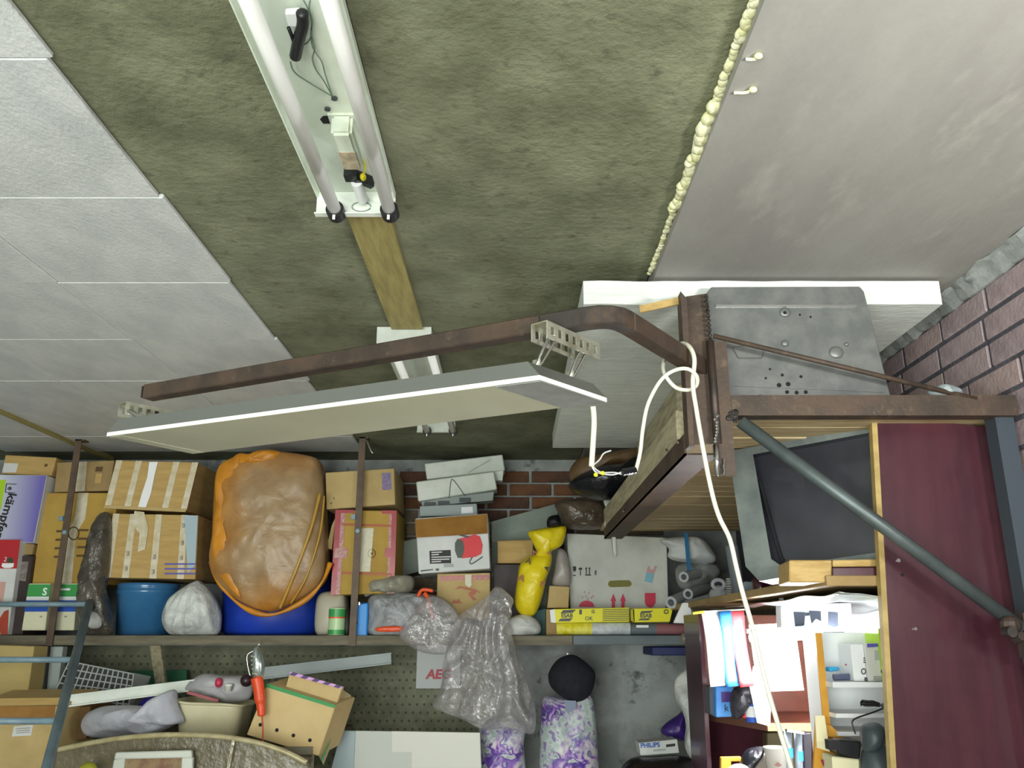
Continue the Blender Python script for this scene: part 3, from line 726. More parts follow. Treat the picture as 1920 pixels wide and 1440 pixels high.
text('e', 19, 916, 4.46, 10, inkblack, o, rot=-98.5, bold=.02)
q = [(-60, 1013), (38, 1013), (30, 1068), (-66, 1068)]
o = qbox('red_white_box', [(-60, 1012), (38, 1012), (14, 1190), (-80, 1190)], 4.43, .3, whitecard, 'red-topped white carton with a white round emblem, lower far left')
decal('red_panel', [(-61, 1012), (38, 1012), (31, 1066), (-66, 1066)], 4.43, redp, o)
poly('emblem', [(4, 1056), (26, 1056), (25, 1063), (19, 1065), (8, 1065), (3, 1062)], 4.43, paper, o)
poly('emblem', [(14, 1047), (22, 1045), (24, 1050), (24, 1055), (14, 1055)], 4.43, mat('dark_green_print', '1e4a33', .5), o)
text('2', 10, 1049, 4.43, 8, paper, o, rot=-6)
decal('picture_patch', [(-5, 1091), (11, 1091), (5, 1130), (-8, 1130)], 4.43, mat('pinkish_print', 'c99d92', .5), o)
poly('emblem', [(8, 1146), (16, 1143), (14, 1190), (2, 1190), (-6, 1168)], 4.43, mat('orange_red_print', 'a8412a', .5), o)
o = qbox('dark_box', [(37, 1042), (62, 1042), (42, 1190), (14, 1190)], 4.47, .3, mat('dark_brown_carton', '2c2220', .5, c2='3a2a2a', scale=12), 'narrow dark brown carton between the red-white box and the tall cardboard box')
decal('label_sticker', [(40, 1053), (54, 1053), (48, 1090), (34, 1088)], 4.47, mat('greyish_label', '8a8078', .5, c2='5d5550', scale=30), o)
o = qbox('cardboard_box', [(40, 1018), (64, 1020), (60, 1040), (38, 1040)], 4.48, .25, card3, 'scrap of cardboard carton under the violet printed box', group=CB)
# tall boxes
o = qbox('cardboard_box', [(107, 867), (214, 863), (205, 920), (101, 923)], 4.52, .35, card3, 'dull cardboard box upper, behind the left metal strap', group=CB)
poly('print_lines', [(180, 875), (193, 875), (191, 884), (178, 884)], 4.52, inkbrown, o); poly('print_lines', [(180, 888), (192, 888), (189, 906), (177, 906)], 4.52, card, o)
decal('tape', [(146, 866), (163, 865), (158, 921), (141, 922)], 4.52, tapem, o)
o = qbox('cardboard_box', [(88, 924), (222, 924), (198, 1095), (56, 1095)], 4.50, .38, cardy, 'tall yellowish cardboard box with brown tape strip behind the left strap', group=CB)
decal('tape', [(146, 924), (166, 924), (160, 972), (143, 1000), (134, 1095), (116, 1095), (128, 1000), (140, 970)], 4.50, tapem, o)
for i in range(4):
    poly('print_lines', [(106 - i * 1.5, 994 + i * 16), (122 - i * 1.5, 994 + i * 16), (121 - i * 1.5, 998 + i * 16), (105 - i * 1.5, 998 + i * 16)], 4.50, inkbrown, o)
    poly('print_lines', [(148 - i * 1.5, 992 + i * 16), (166 - i * 1.5, 992 + i * 16), (165 - i * 1.5, 996 + i * 16), (147 - i * 1.5, 996 + i * 16)], 4.50, inkbrown, o)
ring = [at(138 + 10 * math.cos(i * .52), 1000 + 12 * math.sin(i * .52), 4.496) for i in range(12)]
mk('round_stamp', tube(ring, .003, 5, closed=True), inkbrown, o)
# green blue white cartons
for (q, lab, k) in (([(54, 1094), (95, 1094), (84, 1182), (40, 1182)], 'green blue and white packet left of the strap', 0), ([(102, 1094), (146, 1094), (138, 1182), (92, 1182)], 'green blue and white packet right of the strap', 1)):
    o = qbox('milk_packet', q, 4.46, .14, mat('ivory_carton', 'd9d6b8', .5), lab, 'packet', 'green blue and white packets at the shelf left')
    (x0, y0), (x1, _), (x2, _), (x3, _) = q
    def ln(t): return (x0 + (x3 - x0) * t, y0 + 88 * t), (x1 + (x2 - x1) * t, y0 + 88 * t)
    for t0, t1, m_, nm in ((.02, .28, greencan, 'green_band'), (.28, .36, paper, 'white_band'), (.36, .60, bluep, 'blue_band')):
        (a0, a1), (b0, b1) = ln(t0), ln(t1)
        poly(nm, [a0, a1, b1, b0], 4.46, m_, o, lift=.0015)
    if k == 0: text('S', 84, 1110, 4.46, 13, paper, o, bold=.03)
    else:
        poly('blue_band', [(102, 1096), (113, 1096), (103, 1182), (92, 1182)], 4.46, bluep, o, lift=.003)
        poly('white_print', [(114, 1103), (132, 1103), (131, 1107), (113, 1107)], 4.46, paper, o, lift=.003)
    text('c', 76 + 46 * k, 1156, 4.46, 6, inkgrey, o, rot=90)
# dark film bag
mk('plastic_bag', puff([(190, 962), (206, 964), (208, 1010), (203, 1080), (198, 1100), (206, 1150), (211, 1190), (160, 1190), (150, 1150), (147, 1100), (156, 1060), (168, 1010), (178, 978)], 4.42, .07, .02, 14, 2), mat('smoky_film', '5d584e', .18, c2='3d3933', scale=7, c3='8d887c', scale3=12, lo3=.6, hi3=.75, bump=.8, bscale=18, bdist=.02), None,
   'tall crumpled smoky film bag between the packets and the taped boxes', 'bag', smooth=True)
mk('white_lump', puff([(168, 1148), (178, 1146), (190, 1158), (188, 1176), (166, 1176)], 4.36, .03, .004, 10, 3, 24, 6), whitebag, None, 'white lump inside the foot of the smoky film bag', 'lump', smooth=True)
# taped boxes
def stripes(o, Y, q, us, m, nm='tape', w_=.09):
    tl, tr, br, bl = q
    for u in us:
        def P(u_, t): 
            xa = tl[0] + (tr[0] - tl[0]) * u_; ya = tl[1] + (tr[1] - tl[1]) * u_
            xb2 = bl[0] + (br[0] - bl[0]) * u_; yb2 = bl[1] + (br[1] - bl[1]) * u_
            return (xa + (xb2 - xa) * t, ya + (yb2 - ya) * t)
        poly(nm, [P(u, .0), P(u + w_, .0), P(u + w_, 1), P(u, 1)], Y, m, o, lift=.0018)
q = [(218, 863), (371, 867), (349, 957), (196, 950)]
o = qbox('taped_box', q, 4.44, .42, card, 'upper wide cardboard box with pale tape stripes and torn centre seam', group=CB, dz=.0)
stripes(o, 4.44, q, (.0, .24, .70, .93), tapem, w_=.075)
poly('torn_tape', [(280, 866), (296, 866), (290, 890), (283, 925), (272, 955), (258, 954), (266, 925), (276, 895)], 4.44, paper, o, lift=.004)
mk('box_flap', prism([at(197, 947, 4.435), at(350, 954, 4.435), at(347, 960, 4.43), at(194, 953, 4.43)], (0, .01, 0)), card2, o)
q = [(210, 964), (366, 962), (378, 1086), (194, 1083)]
q = [(212, 963), (372, 966), (366, 1086), (194, 1083)]
o = qbox('taped_box', q, 4.44, .42, card, 'lower cardboard box with white tape stripes resting on the blue bucket', group=CB)
stripes(o, 4.44, q, (.0, .20, .50, .80), tapem, w_=.075)
poly('torn_tape', [(252, 958), (270, 960), (278, 990), (272, 1030), (258, 1035), (262, 1000), (248, 985)], 4.44, tapem, o, lift=.004)
poly('clear_film', [(345, 966), (371, 967), (366, 1060), (352, 1075)], 4.44, mat('bluish_film', 'a9bcc6', .2), o, lift=.0035)
for i in range(3):
    poly('blue_lines', [(309, 1056 + i * 9), (367, 1056 + i * 9), (366, 1059 + i * 9), (308, 1059 + i * 9)], 4.44, violetp, o, lift=.004)
for u, ys in ((.225, (1038, 1066)), (.525, (1044, 1072)), (.825, (985, 1018, 1046))):
    for y in ys:
        x = 212 + (372 - 212) * u + (194 - 212 + (366 - 194 - 160) * u) * (y - 963) / 122
        text('m', x + 2, y, 4.44, 8, inkgrey, o, rot=-82)
# blue bucket
bx = at(272, 1190, 4.68); 
rb = .150
mk('enamel_bucket', lathe((bx.x, 4.66, EYE), [(rb * .86, 0), (rb * .9, .004), (rb * 1.02, .205), (rb * 1.07, .212), (rb * 1.06, .228), (rb * 1.02, .232), (rb * 1.04, .238), (rb * 1.06, .258), (rb * 1.0, .262), (rb * .98, .255)], 40), blueenamel, None, 'glossy blue enamel bucket under the taped boxes', 'bucket', smooth=True)
# white bag
mk('plastic_bag', puff([(372, 1088), (380, 1094), (398, 1112), (411, 1140), (414, 1165), (404, 1192), (340, 1193), (318, 1188), (306, 1165), (310, 1140), (326, 1116), (348, 1100)], 4.47, .12, .02, 10, 5, folds=9, fold_amp=.02), whitebag, None, 'white knotted carrier bag between the blue bucket and the blue drum', 'bag', smooth=True)
# drum and bag
dx = at(512, 1190, 4.69)
mk('plastic_drum', lathe((dx.x, 4.735, EYE), [(.25, 0), (.275, .02), (.283, .12), (.283, .2), (.29, .21), (.29, .235), (.283, .245), (.283, .36), (.25, .38)], 48), bluedrum, None, 'big blue plastic drum on the shelf under the orange bag', 'drum', smooth=True)
ob = empty('orange_bag', (dx.x, 4.69, EYE + .05), 'orange translucent bag pulled over the tall sack on the blue drum', 'bag')
def sackmat():
    m = bpy.data.materials.new('orange_bag_over_sack'); m.use_nodes = True
    nt = m.node_tree; N = nt.nodes; L = nt.links; b = N['Principled BSDF']; b.inputs['Roughness'].default_value = .38
    tc = N.new('ShaderNodeTexCoord'); sp = N.new('ShaderNodeSeparateXYZ'); L.new(tc.outputs['Generated'], sp.inputs[0])
    nz = N.new('ShaderNodeTexNoise'); nz.inputs['Scale'].default_value = 5; nz.inputs['Detail'].default_value = 5; L.new(tc.outputs['Object'], nz.inputs['Vector'])
    def mth(op, a, c):
        n = N.new('ShaderNodeMath'); n.operation = op
        for i, x in enumerate((a, c)):
            if isinstance(x, (int, float)): n.inputs[i].default_value = x
            else: L.new(x, n.inputs[i])
        return n.outputs[0]
    # loose film (orange) at the left side, crown and hem; stretched over the sack (greyish) elsewhere
    dx = mth('ADD', mth('MULTIPLY', mth('SUBTRACT', .22, sp.outputs[0]), 5.0), mth('MULTIPLY', mth('SUBTRACT', sp.outputs[2], .5), .8))
    dz = mth('MULTIPLY', mth('SUBTRACT', sp.outputs[2], .93), 8.0)
    dl = mth('MULTIPLY', mth('SUBTRACT', .10, sp.outputs[2]), 6.0)
    f = mth('ADD', mth('MAXIMUM', mth('MAXIMUM', dx, dz), dl), mth('MULTIPLY', mth('SUBTRACT', nz.outputs[0], .42), 2.2))
    cl = N.new('ShaderNodeMapRange'); cl.inputs[1].default_value = -.5; cl.inputs[2].default_value = 1.1; L.new(f, cl.inputs[0])
    r = N.new('ShaderNodeMix'); r.data_type = 'RGBA'; L.new(cl.outputs[0], r.inputs[0]); r.inputs[6].default_value = rgb('a68c68'); r.inputs[7].default_value = rgb('c08022')
    n2 = N.new('ShaderNodeTexNoise'); n2.inputs['Scale'].default_value = 9; n2.inputs['Detail'].default_value = 6; L.new(tc.outputs['Object'], n2.inputs['Vector'])
    r3 = N.new('ShaderNodeMapRange'); r3.inputs[1].default_value = .35; r3.inputs[2].default_value = .65; L.new(n2.outputs[0], r3.inputs[0])
    r2 = N.new('ShaderNodeMix'); r2.data_type = 'RGBA'; r2.blend_type = 'MULTIPLY'; L.new(r3.outputs[0], r2.inputs[0]); L.new(r.outputs[2], r2.inputs[6]); r2.inputs[7].default_value = (.78, .72, .66, 1)
    L.new(r2.outputs[2], b.inputs['Base Color'])
    mp = N.new('ShaderNodeMapping'); mp.inputs['Scale'].default_value = (1, 1, 1.3); L.new(tc.outputs['Object'], mp.inputs[0])
    n3 = N.new('ShaderNodeTexNoise'); n3.inputs['Scale'].default_value = 9; n3.inputs['Detail'].default_value = 6; n3.inputs['Distortion'].default_value = .8; L.new(mp.outputs[0], n3.inputs['Vector'])
    bp = N.new('ShaderNodeBump'); bp.inputs['Strength'].default_value = .4; bp.inputs['Distance'].default_value = .02; L.new(n3.outputs[0], bp.inputs['Height']); L.new(bp.outputs[0], b.inputs['Normal'])
    return m
sackpx = [(440, 862), (470, 852), (520, 848), (580, 856), (600, 866), (605, 900), (608, 960), (611, 1050), (604, 1090), (560, 1128), (505, 1148), (450, 1128), (412, 1092), (396, 1050), (402, 1000), (405, 930), (412, 880)]
mk('sack', puff(sackpx, 4.43, .13, .016, 7, 11, 96, 20, back=2.6, sharp=.3), sackmat(), ob, smooth=True, label='brownish cloth bulk seen through the bag')
def strip_px(name, pts, Y0, r, m, par, flat=1.0, rn=8):
    mk(name, tube(spline([at(x, y, Y) for x, y, Y in pts], 6), r, rn), m, par, smooth=True)
strip_px('bag_hem', [(395, 1052, 4.41), (412, 1093, 4.39), (440, 1126, 4.375), (472, 1146, 4.37), (505, 1153, 4.365), (540, 1143, 4.37), (580, 1119, 4.38), (606, 1088, 4.39), (619, 1056, 4.42)], 4.4, lambda u: .011 + .004 * math.sin(u * 20), orangebag, ob)
mk('bag_side', puff([(436, 858), (452, 850), (446, 880), (424, 930), (418, 1000), (430, 1060), (452, 1120), (425, 1096), (400, 1056), (398, 1010), (404, 940), (404, 900), (412, 872)], 4.345, .02, .012, 10, 12, 64, 10), orangebag, ob, smooth=True)
mk('bag_crown', puff([(436, 862), (450, 850), (470, 852), (486, 846), (510, 844), (528, 850), (514, 868), (488, 878), (460, 872), (440, 876)], 4.38, .05, .016, 14, 13, 48, 8), orangebag, ob, smooth=True)
strip_px('bag_seam', [(600, 925, 4.335), (585, 985, 4.312), (562, 1050, 4.305), (538, 1110, 4.33), (525, 1140, 4.36)], 4.4, .008, mat('ochre_seam', 'b98f35', .4), ob)
strip_px('bag_seam', [(608, 930, 4.36), (600, 1000, 4.335), (575, 1080, 4.325), (545, 1132, 4.36)], 4.4, .005, mat('ochre_seam', 'b98f35', .4), ob)
mk('bag_side', puff([(596, 866), (602, 880), (606, 940), (608, 1010), (608, 1056), (600, 1092), (585, 1080), (600, 1000), (606, 930)], 4.56, .06, .012, 9, 14, 48, 8), mat('brown_bag_side', '7a5522', .4, c2='5d411c', scale=8), ob, smooth=True)
# mid boxes
q = [(610, 886), (739, 878), (741, 946), (612, 955)]
o = qbox('cardboard_box', q, 4.46, .40, card2, 'plain cardboard box with purple label behind the right strap', group=CB)
decal('label_sticker', [(716, 887), (733, 886), (734, 918), (717, 919)], 4.46, mat('purple_label', '6f6086', .5, c2='8d80a0', scale=60), o)
text('t', 626, 934, 4.46, 6, inkblack, o); text('v', 621, 943, 4.46, 6, inkblack, o)
q = [(630, 956), (744, 956), (740, 1080), (620, 1116)]
q = [(630, 956), (744, 958), (738, 1112), (620, 1116)]
o = qbox('taped_box', q, 4.45, .38, cardy, 'cardboard box edged with shiny red tape behind the right strap', group=CB)
poly('edge_tape', [(629, 956), (640, 956), (630, 1115), (620, 1116)], 4.45, redtape, o); poly('edge_tape', [(735, 958), (744, 958), (739, 1112), (730, 1112)], 4.45, redtape, o)
poly('edge_tape', [(640, 957), (648, 957), (637, 1115), (630, 1115)], 4.45, pinktape, o); poly('edge_tape', [(730, 958), (735, 958), (730, 1112), (725, 1112)], 4.45, pinktape, o)
poly('edge_tape', [(632, 956), (664, 956), (664, 962), (631, 962)], 4.45, redtape, o); poly('edge_tape', [(716, 957), (744, 957), (743, 963), (716, 963)], 4.45, redtape, o)
for y in (981, 1072):
    poly('print_band', [(640, y), (735, y + 3), (735, y + 7), (640, y + 4)], 4.45, mat('dull_red_print', 'a8542f', .5), o)
poly('clear_tape', [(672, 990), (701, 990), (694, 1072), (666, 1072)], 4.45, mat('shiny_clear_tape', 'd3cdb4', .15, bump=.6, bscale=60), o)
poly('clear_tape', [(628, 1028), (652, 1028), (650, 1046), (626, 1046)], 4.45, pinktape, o); poly('red_patch', [(722, 1028), (739, 1028), (738, 1046), (721, 1044)], 4.45, redtape, o)
ring = [at(697 + 7 * math.cos(i * .52), 1038 + 8 * math.sin(i * .52), 4.446) for i in range(12)]
mk('recycling_mark', tube(ring, .0018, 5, closed=True), inkbrown, o); text('4', 697, 1038, 4.45, 7, inkbrown, o)
mk('folded_flap', prism([at(612, 1028, 4.5), at(622, 985, 4.5), at(629, 970, 4.5), at(622, 1030, 4.5)], (0, .1, 0)), card2, o)
mk('metal_strip', bar(at(608, 1030, 4.45), at(622, 1090, 4.44), .012, .006), redtape, None, 'thin red strip leaning between the drum and the red-taped box', 'strip') if False else None
# canister, can, blue box
mk('canister', puff([(604, 1112), (640, 1110), (650, 1120), (652, 1194), (598, 1194), (594, 1140)], 4.56, .09, .002, 6, 20, 48, 10, sharp=.25), mat('milky_canister', 'b9b3a0', .4), None, 'milky white plastic canister behind the green tin', 'canister', smooth=True)
cc = at(629, 1194, 4.455)
tin = mk('tin_can', lathe((cc.x, 4.47, EYE), [(.040, 0), (.042, .002), (.042, .128), (.040, .131), (.038, .127)], 28), palegreen, None, 'pale green and dark green tin can at the shelf edge left of the strap', 'can', smooth=False)
for z0, z1, m_, nm in ((.088, .126, greencan, 'green_band'), (.081, .088, orangetape, 'orange_band'), (.004, .026, greencan, 'green_band')):
    mk(nm, pipe((cc.x, 4.47, EYE + z0), (cc.x, 4.47, EYE + z1), .0432, .0415, 28), m_, tin)
o = qbox('blue_plastic_box', [(659, 1133), (690, 1130), (688, 1195), (654, 1195)], 4.43, .07, bluebox, 'bright sky-blue plastic block at the shelf edge right of the strap', 'box', bevel=.006)
mk('screw_hole', disc(at(669, 1168, 4.43), .005, (0, -1, 0), .002), navy, o); mk('clip', join(disc(at(672, 1132, 4.42), .010, (0, -1, 0), .012)), chrome, o)
# grey bags
gb = empty('grey_bag', at(760, 1190, 4.5), 'large shiny grey polythene sack with orange tape on the shelf', 'bag')
mk('sack', puff([(692, 1122), (720, 1110), (770, 1112), (815, 1116), (842, 1130), (860, 1160), (868, 1190), (850, 1215), (800, 1200), (700, 1195), (690, 1160)], 4.50, .13, .04, 8, 21, 80, 16, folds=7, fold_amp=.025), greybag, gb, smooth=True)
mk('orange_tape', puff([(708, 1176), (752, 1174), (758, 1180), (748, 1184), (708, 1184)], 4.335, .006, .002, 10, 3, 24, 4), orange, gb, smooth=True)
strip_px('tie_band', [(796, 1112, 4.36), (804, 1125, 4.35), (808, 1145, 4.34), (812, 1160, 4.34)], 0, .011, orangetape, gb)
strip_px('tie_band', [(784, 1118, 4.37), (792, 1106, 4.36), (812, 1108, 4.36)], 0, .009, orangetape, gb)
mk('plastic_bag', puff([(700, 1084), (740, 1078), (774, 1082), (772, 1108), (740, 1118), (706, 1114), (684, 1120), (686, 1098)], 4.52, .10, .02, 10, 23), mat('dull_grey_bag', '9b9a8e', .35, c2='8a8878', scale=6, bump=.5, bscale=25), None, 'greyish folded bag on top of the shiny grey sack', 'bag', smooth=True)
# white housings
WG = 'white lamp housings stacked on the picture box'
def housing(q, Y, lab, depth=.14):
    o = qbox('white_housing', q, Y, depth, whitep, lab, 'lamp housing', WG, bevel=.005)
    return o
o = housing([(796, 869), (942, 852), (947, 882), (800, 899)], 4.66, 'white housing lying topmost on the stack right of the strap')
mk('socket', qv := hexa(quad([(926, 884), (944, 882), (942, 901), (928, 900)], 4.67), [p + V((0, .06, 0)) for p in quad([(926, 884), (944, 882), (942, 901), (928, 900)], 4.67)]), whitep, o)
mk('pressed_line', bar(at(878, 886, 4.655), at(920, 862, 4.655), .004, .003, up=(0, 1, 0)), mat('shade_grey_paint', 'a9aea8', .5), o)
o = housing([(780, 903), (926, 884), (932, 917), (784, 940)], 4.60, 'second white housing with a bent wire line under the topmost one')
mk('wire', tube(spline([at(842, 934, 4.595), at(845, 905, 4.595), at(850, 900, 4.595), at(872, 930, 4.595)], 5), .002, 5), inkgrey, o)
mk('underside_parts', hexa(quad([(790, 939), (926, 922), (924, 938), (792, 950)], 4.64), [p + V((0, .1, 0)) for p in quad([(790, 939), (926, 922), (924, 938), (792, 950)], 4.64)]), mat('grey_fitting', '8d9692', .5), o)
for x, y in ((806, 946), (832, 944), (872, 938)): mk('connector', box(*(lambda p: (p.x - .03, p.x + .03, p.y - .012, p.y + .02, p.z - .012, p.z + .012))(at(x, y, 4.64))), greyplastic, o)
o = qbox('grey_box', [(787, 949), (894, 944), (895, 966), (787, 968)], 4.58, .25, mat('grey_carton', '9aa4a4', .6), 'flat grey carton with white label under the white housings', 'box')
decal('label_sticker', [(865, 951), (886, 950), (887, 962), (865, 963)], 4.58, paper, o)
# winch picture box
q = [(779, 1003), (920, 1000), (919, 1066), (785, 1076)]
o = qbox('printed_box', [(779, 972), (914, 963), (919, 1066), (785, 1076)], 4.44, .36, whitecard, 'white carton printed with a red winch drum and an open brown flap')
mk('box_flap', prism([at(778, 974, 4.432), at(913, 964, 4.432), at(914, 1000, 4.40), at(780, 1008, 4.40)], (0, .006, 0)), tapeb, o, label='open brown cardboard flap')
decal('text_panel', [(805, 1033), (845, 1031), (846, 1056), (806, 1057)], 4.44, inkblack, o)
for i, l in enumerate((20, 14, 36, 34, 18)):
    poly('text_line', [(809, 1035 + i * 4.4), (809 + l, 1034 + i * 4.4), (809 + l, 1036 + i * 4.4), (809, 1037 + i * 4.4)], 4.44, whitecard, o, lift=.0045)
poly('drum_picture', [(858, 1011), (890, 1002), (900, 1006), (905, 1022), (903, 1038), (892, 1044), (866, 1047)], 4.44, mat('bright_red_print', 'd0202c', .5), o)
poly('drum_picture', [(858, 1010), (868, 1014), (871, 1030), (866, 1046), (858, 1046), (853, 1032), (853, 1018)], 4.44, mat('dark_green_grey_print', '3d4740', .5), o, lift=.0035)
mk('hook_picture', tube(spline([at(886, 1044, 4.437), at(881, 1053, 4.437), at(885, 1057, 4.437), at(905, 1044, 4.437)], 5), .003, 6), inkgrey, o)
poly('handle_picture', [(862, 1001), (882, 1006), (878, 1009), (860, 1004)], 4.44, inkgrey, o)
poly('ink_mark', [(832, 1058), (850, 1057), (850, 1063), (832, 1064)], 4.44, mat('pale_grey_print', '9aa0a0', .5), o); poly('ink_mark', [(789, 1069), (812, 1067), (812, 1069), (789, 1072)], 4.44, inkgrey, o)
poly('ink_mark', [(817, 1066), (823, 1066), (823, 1070), (817, 1070)], 4.44, inkgrey, o)
# lower cardboard box with red tape
o = qbox('cardboard_box', [(820, 1076), (919, 1074), (918, 1160), (818, 1162)], 4.52, .34, card2, 'cardboard box with red printed band under the winch picture box', group=CB)
poly('tape_band', [(826, 1080), (918, 1078), (918, 1087), (826, 1089)], 4.52, redtape, o)
for i in range(8): poly('tape_print', [(832 + i * 11, 1083), (836 + i * 11, 1083), (836 + i * 11, 1086), (832 + i * 11, 1086)], 4.52, card2, o, lift=.004)
poly('clear_tape', [(872, 1077), (884, 1077), (884, 1098), (880, 1102), (872, 1096)], 4.52, MATS['shiny_clear_tape'], o, lift=.004)
poly('red_emblem', [(878, 1112), (888, 1106), (892, 1112), (886, 1118), (893, 1124), (888, 1126), (880, 1118)], 4.52, mat('dull_red_print', 'a8542f', .5), o)
poly('red_emblem', [(846, 1131), (852, 1124), (855, 1128), (860, 1122), (863, 1129), (870, 1131)], 4.52, mat('dull_red_print', 'a8542f', .5), o)
poly('red_emblem', [(853, 1104), (862, 1099), (890, 1105), (902, 1112), (888, 1109), (866, 1103)], 4.52, MATS['dull_red_print'], o)
# leaning boards, small carton
mk('leaning_board', prism([at(922, 978, 4.80), at(1045, 944, 4.80), at(1050, 1190, 4.74), at(920, 1190, 4.74)], (0, .012, 0)), board, None, 'green-grey board leaning against the back wall behind the yellow bag', 'board')
mk('leaning_board', prism([at(752, 1016, 4.80), at(790, 1008, 4.80), at(792, 1070, 4.78), at(752, 1080, 4.78)], (0, .25, 0)), board, None, 'grey-green board edge between the red-taped box and the winch picture box', 'board')
o = qbox('cardboard_box', [(933, 1014), (1000, 1012), (998, 1056), (933, 1056)], 4.62, .16, card, 'small plain carton behind the yellow bag', group=CB)
qbox('dark_box', [(925, 1058), (1000, 1058), (998, 1190), (925, 1190)], 4.62, .09, mat('dark_plum_carton', '3f3234', .6, c2='332a2c', scale=10), 'dark plum carton under the small plain carton behind the yellow bag')
yb_ = empty('yellow_bag', at(1000, 1150, 4.42), 'bright yellow shopping bag with dark red letters, twisted and leaning', 'bag')
ypx = [(991, 996), (1030, 988), (1058, 986), (1062, 994), (1054, 1022), (1036, 1034), (1034, 1060), (1024, 1085), (1018, 1115), (1008, 1144), (996, 1156), (974, 1150), (965, 1128), (970, 1085), (976, 1056), (996, 1040), (1004, 1032), (996, 1014)]
mk('bag_body', puff([(996, 1042), (1016, 1036), (1034, 1036), (1033, 1062), (1025, 1085), (1018, 1115), (1008, 1144), (996, 1156), (974, 1150), (965, 1128), (970, 1085), (976, 1056)], 4.44, .07, .01, 10, 31, 64, 12), yellowbag, yb_, smooth=True)
mk('bag_top', puff([(991, 997), (1030, 989), (1058, 986), (1062, 994), (1054, 1022), (1034, 1034), (1030, 1048), (1004, 1046), (1006, 1034), (998, 1016)], 4.43, .045, .014, 11, 32, 64, 10), yellowbag, yb_, smooth=True)
rl = mat('dark_red_letters', '93481a', .5)
for s, x, y, rt, sz, m_ in (('A', 991, 1052, -20, 11, inkbrown), ('A', 977, 1084, -15, 12, rl), ('A', 1002, 1036, 30, 9, rl), ('A', 1026, 1066, 60, 9, inkblack), ('P', 1017, 1096, -15, 11, rl), ('R', 1030, 1037, 60, 7, rl)):
    text(s, x, y, 4.355, sz, m_, yb_, rot=rt, bold=.03)
mk('plastic_bag', puff([(1046, 1030), (1060, 1034), (1068, 1060), (1068, 1098), (1036, 1098), (1038, 1070)], 4.56, .05, .012, 10, 33, 40, 8), mat('pale_grey_bag', 'a39c96', .4), None, 'pale grey wrapped bundle between the yellow bag and the white carton', 'bag', smooth=True)
o = qbox('cardboard_box', [(1030, 1098), (1068, 1100), (1066, 1140), (1026, 1140)], 4.50, .2, card2, 'small upright carton left of the white shipping carton', group=CB)
o = qbox('cardboard_box', [(1024, 1142), (1045, 1142), (1045, 1191), (1024, 1191)], 4.47, .2, card3, 'narrow carton end left of the yellow welding rod tubes', group=CB)
qbox('teal_box', [(985, 1150), (1024, 1140), (1024, 1191), (985, 1191)], 4.60, .15, teal, 'dark teal plastic case between the white bag and the carton end', 'case')
mk('plastic_bag', puff([(946, 1168), (962, 1156), (985, 1152), (1004, 1160), (1014, 1175), (1010, 1188), (985, 1192), (960, 1200), (948, 1190)], 4.43, .07, .012, 12, 34, 48, 10), whitebag, None, 'small white knotted bag at the shelf edge below the yellow bag', 'bag', smooth=True)
# dark bags up high
mk('plastic_bag', puff([(1066, 908), (1090, 890), (1130, 876), (1170, 870), (1196, 856), (1198, 890), (1194, 915), (1170, 930), (1130, 938), (1096, 932), (1074, 922)], 4.02, .14, .016, 9, 41), blackbag, None, 'black polythene bundle hanging below the polystyrene sheet', 'bag', smooth=True)
mk('brown_packet', puff([(1066, 890), (1082, 862), (1120, 852), (1200, 840), (1230, 836), (1210, 870), (1130, 880), (1080, 904)], 4.16, .10, .01, 8, 42), mat('brown_wrap', '6a5236', .5, c2='574227', scale=8), None, 'brown wrapped packet behind the black polythene bundle', 'packet', smooth=True)
mk('plastic_bag', puff([(1040, 945), (1062, 936), (1110, 938), (1140, 948), (1142, 970), (1136, 990), (1100, 994), (1062, 990), (1050, 968)], 4.55, .09, .02, 11, 43), mat('smoky_brown_film', '5d5144', .2, c2='463c32', scale=6, c3='857a68', scale3=10, lo3=.62, hi3=.78, bump=.7, bscale=20, bdist=.02), None, 'smoky brown film parcel on top of the white shipping carton', 'bag', smooth=True)
mk('plastic_bag', puff([(1028, 970), (1048, 966), (1054, 984), (1044, 990), (1026, 988)], 4.42, .04, .008, 12, 44, 32, 6), blackbag, None, 'small black bag mouth at the top of the yellow bag', 'bag', smooth=True)
mk('torn_film', puff([(1130, 936), (1152, 940), (1146, 960), (1152, 990), (1158, 1040), (1150, 1040), (1144, 1000), (1132, 985), (1140, 960)], 4.10, .02, .01, 14, 45, 40, 6), mat('torn_white_film', 'b9bbb4', .4), None, 'torn whitish film hanging at the end of the rusty angle iron', 'film', smooth=True)
# white shipping carton
q = [(1062, 1000), (1252, 1010), (1256, 1150), (1070, 1190)]
q = [(1063, 1000), (1250, 1008), (1255, 1190), (1072, 1190)]
o = qbox('shipping_carton', q, 4.60, .36, mat('dirty_white_carton', 'c3c5bf', .6, c2='b4b5ad', scale=5, c3='8f8672', scale3=4, lo3=.66, hi3=.85), 'white shipping carton with red handling symbols and a hand slot')
Yc = 4.60
def rp(pts, m_=crimson, nm='red_symbol', lift=.0025): poly(nm, pts, Yc, m_, o, lift=lift)
um = [(1100 + 14 * math.cos(a), 1140 - 14 * math.sin(a)) for a in [math.pi * i / 10 for i in range(11)]]
rp([(1086, 1138)] + [(1100 + 14.5 * math.cos(math.pi - math.pi * i / 10), 1138 - 12 * math.sin(math.pi * i / 10)) for i in range(11)])
for x, y in ((1092, 1120), (1099, 1118), (1104, 1112), (1096, 1110), (1109, 1121), (1112, 1118), (1102, 1123)): rp([(x - 1, y), (x, y - 2), (x + 1, y), (x, y + 2)])
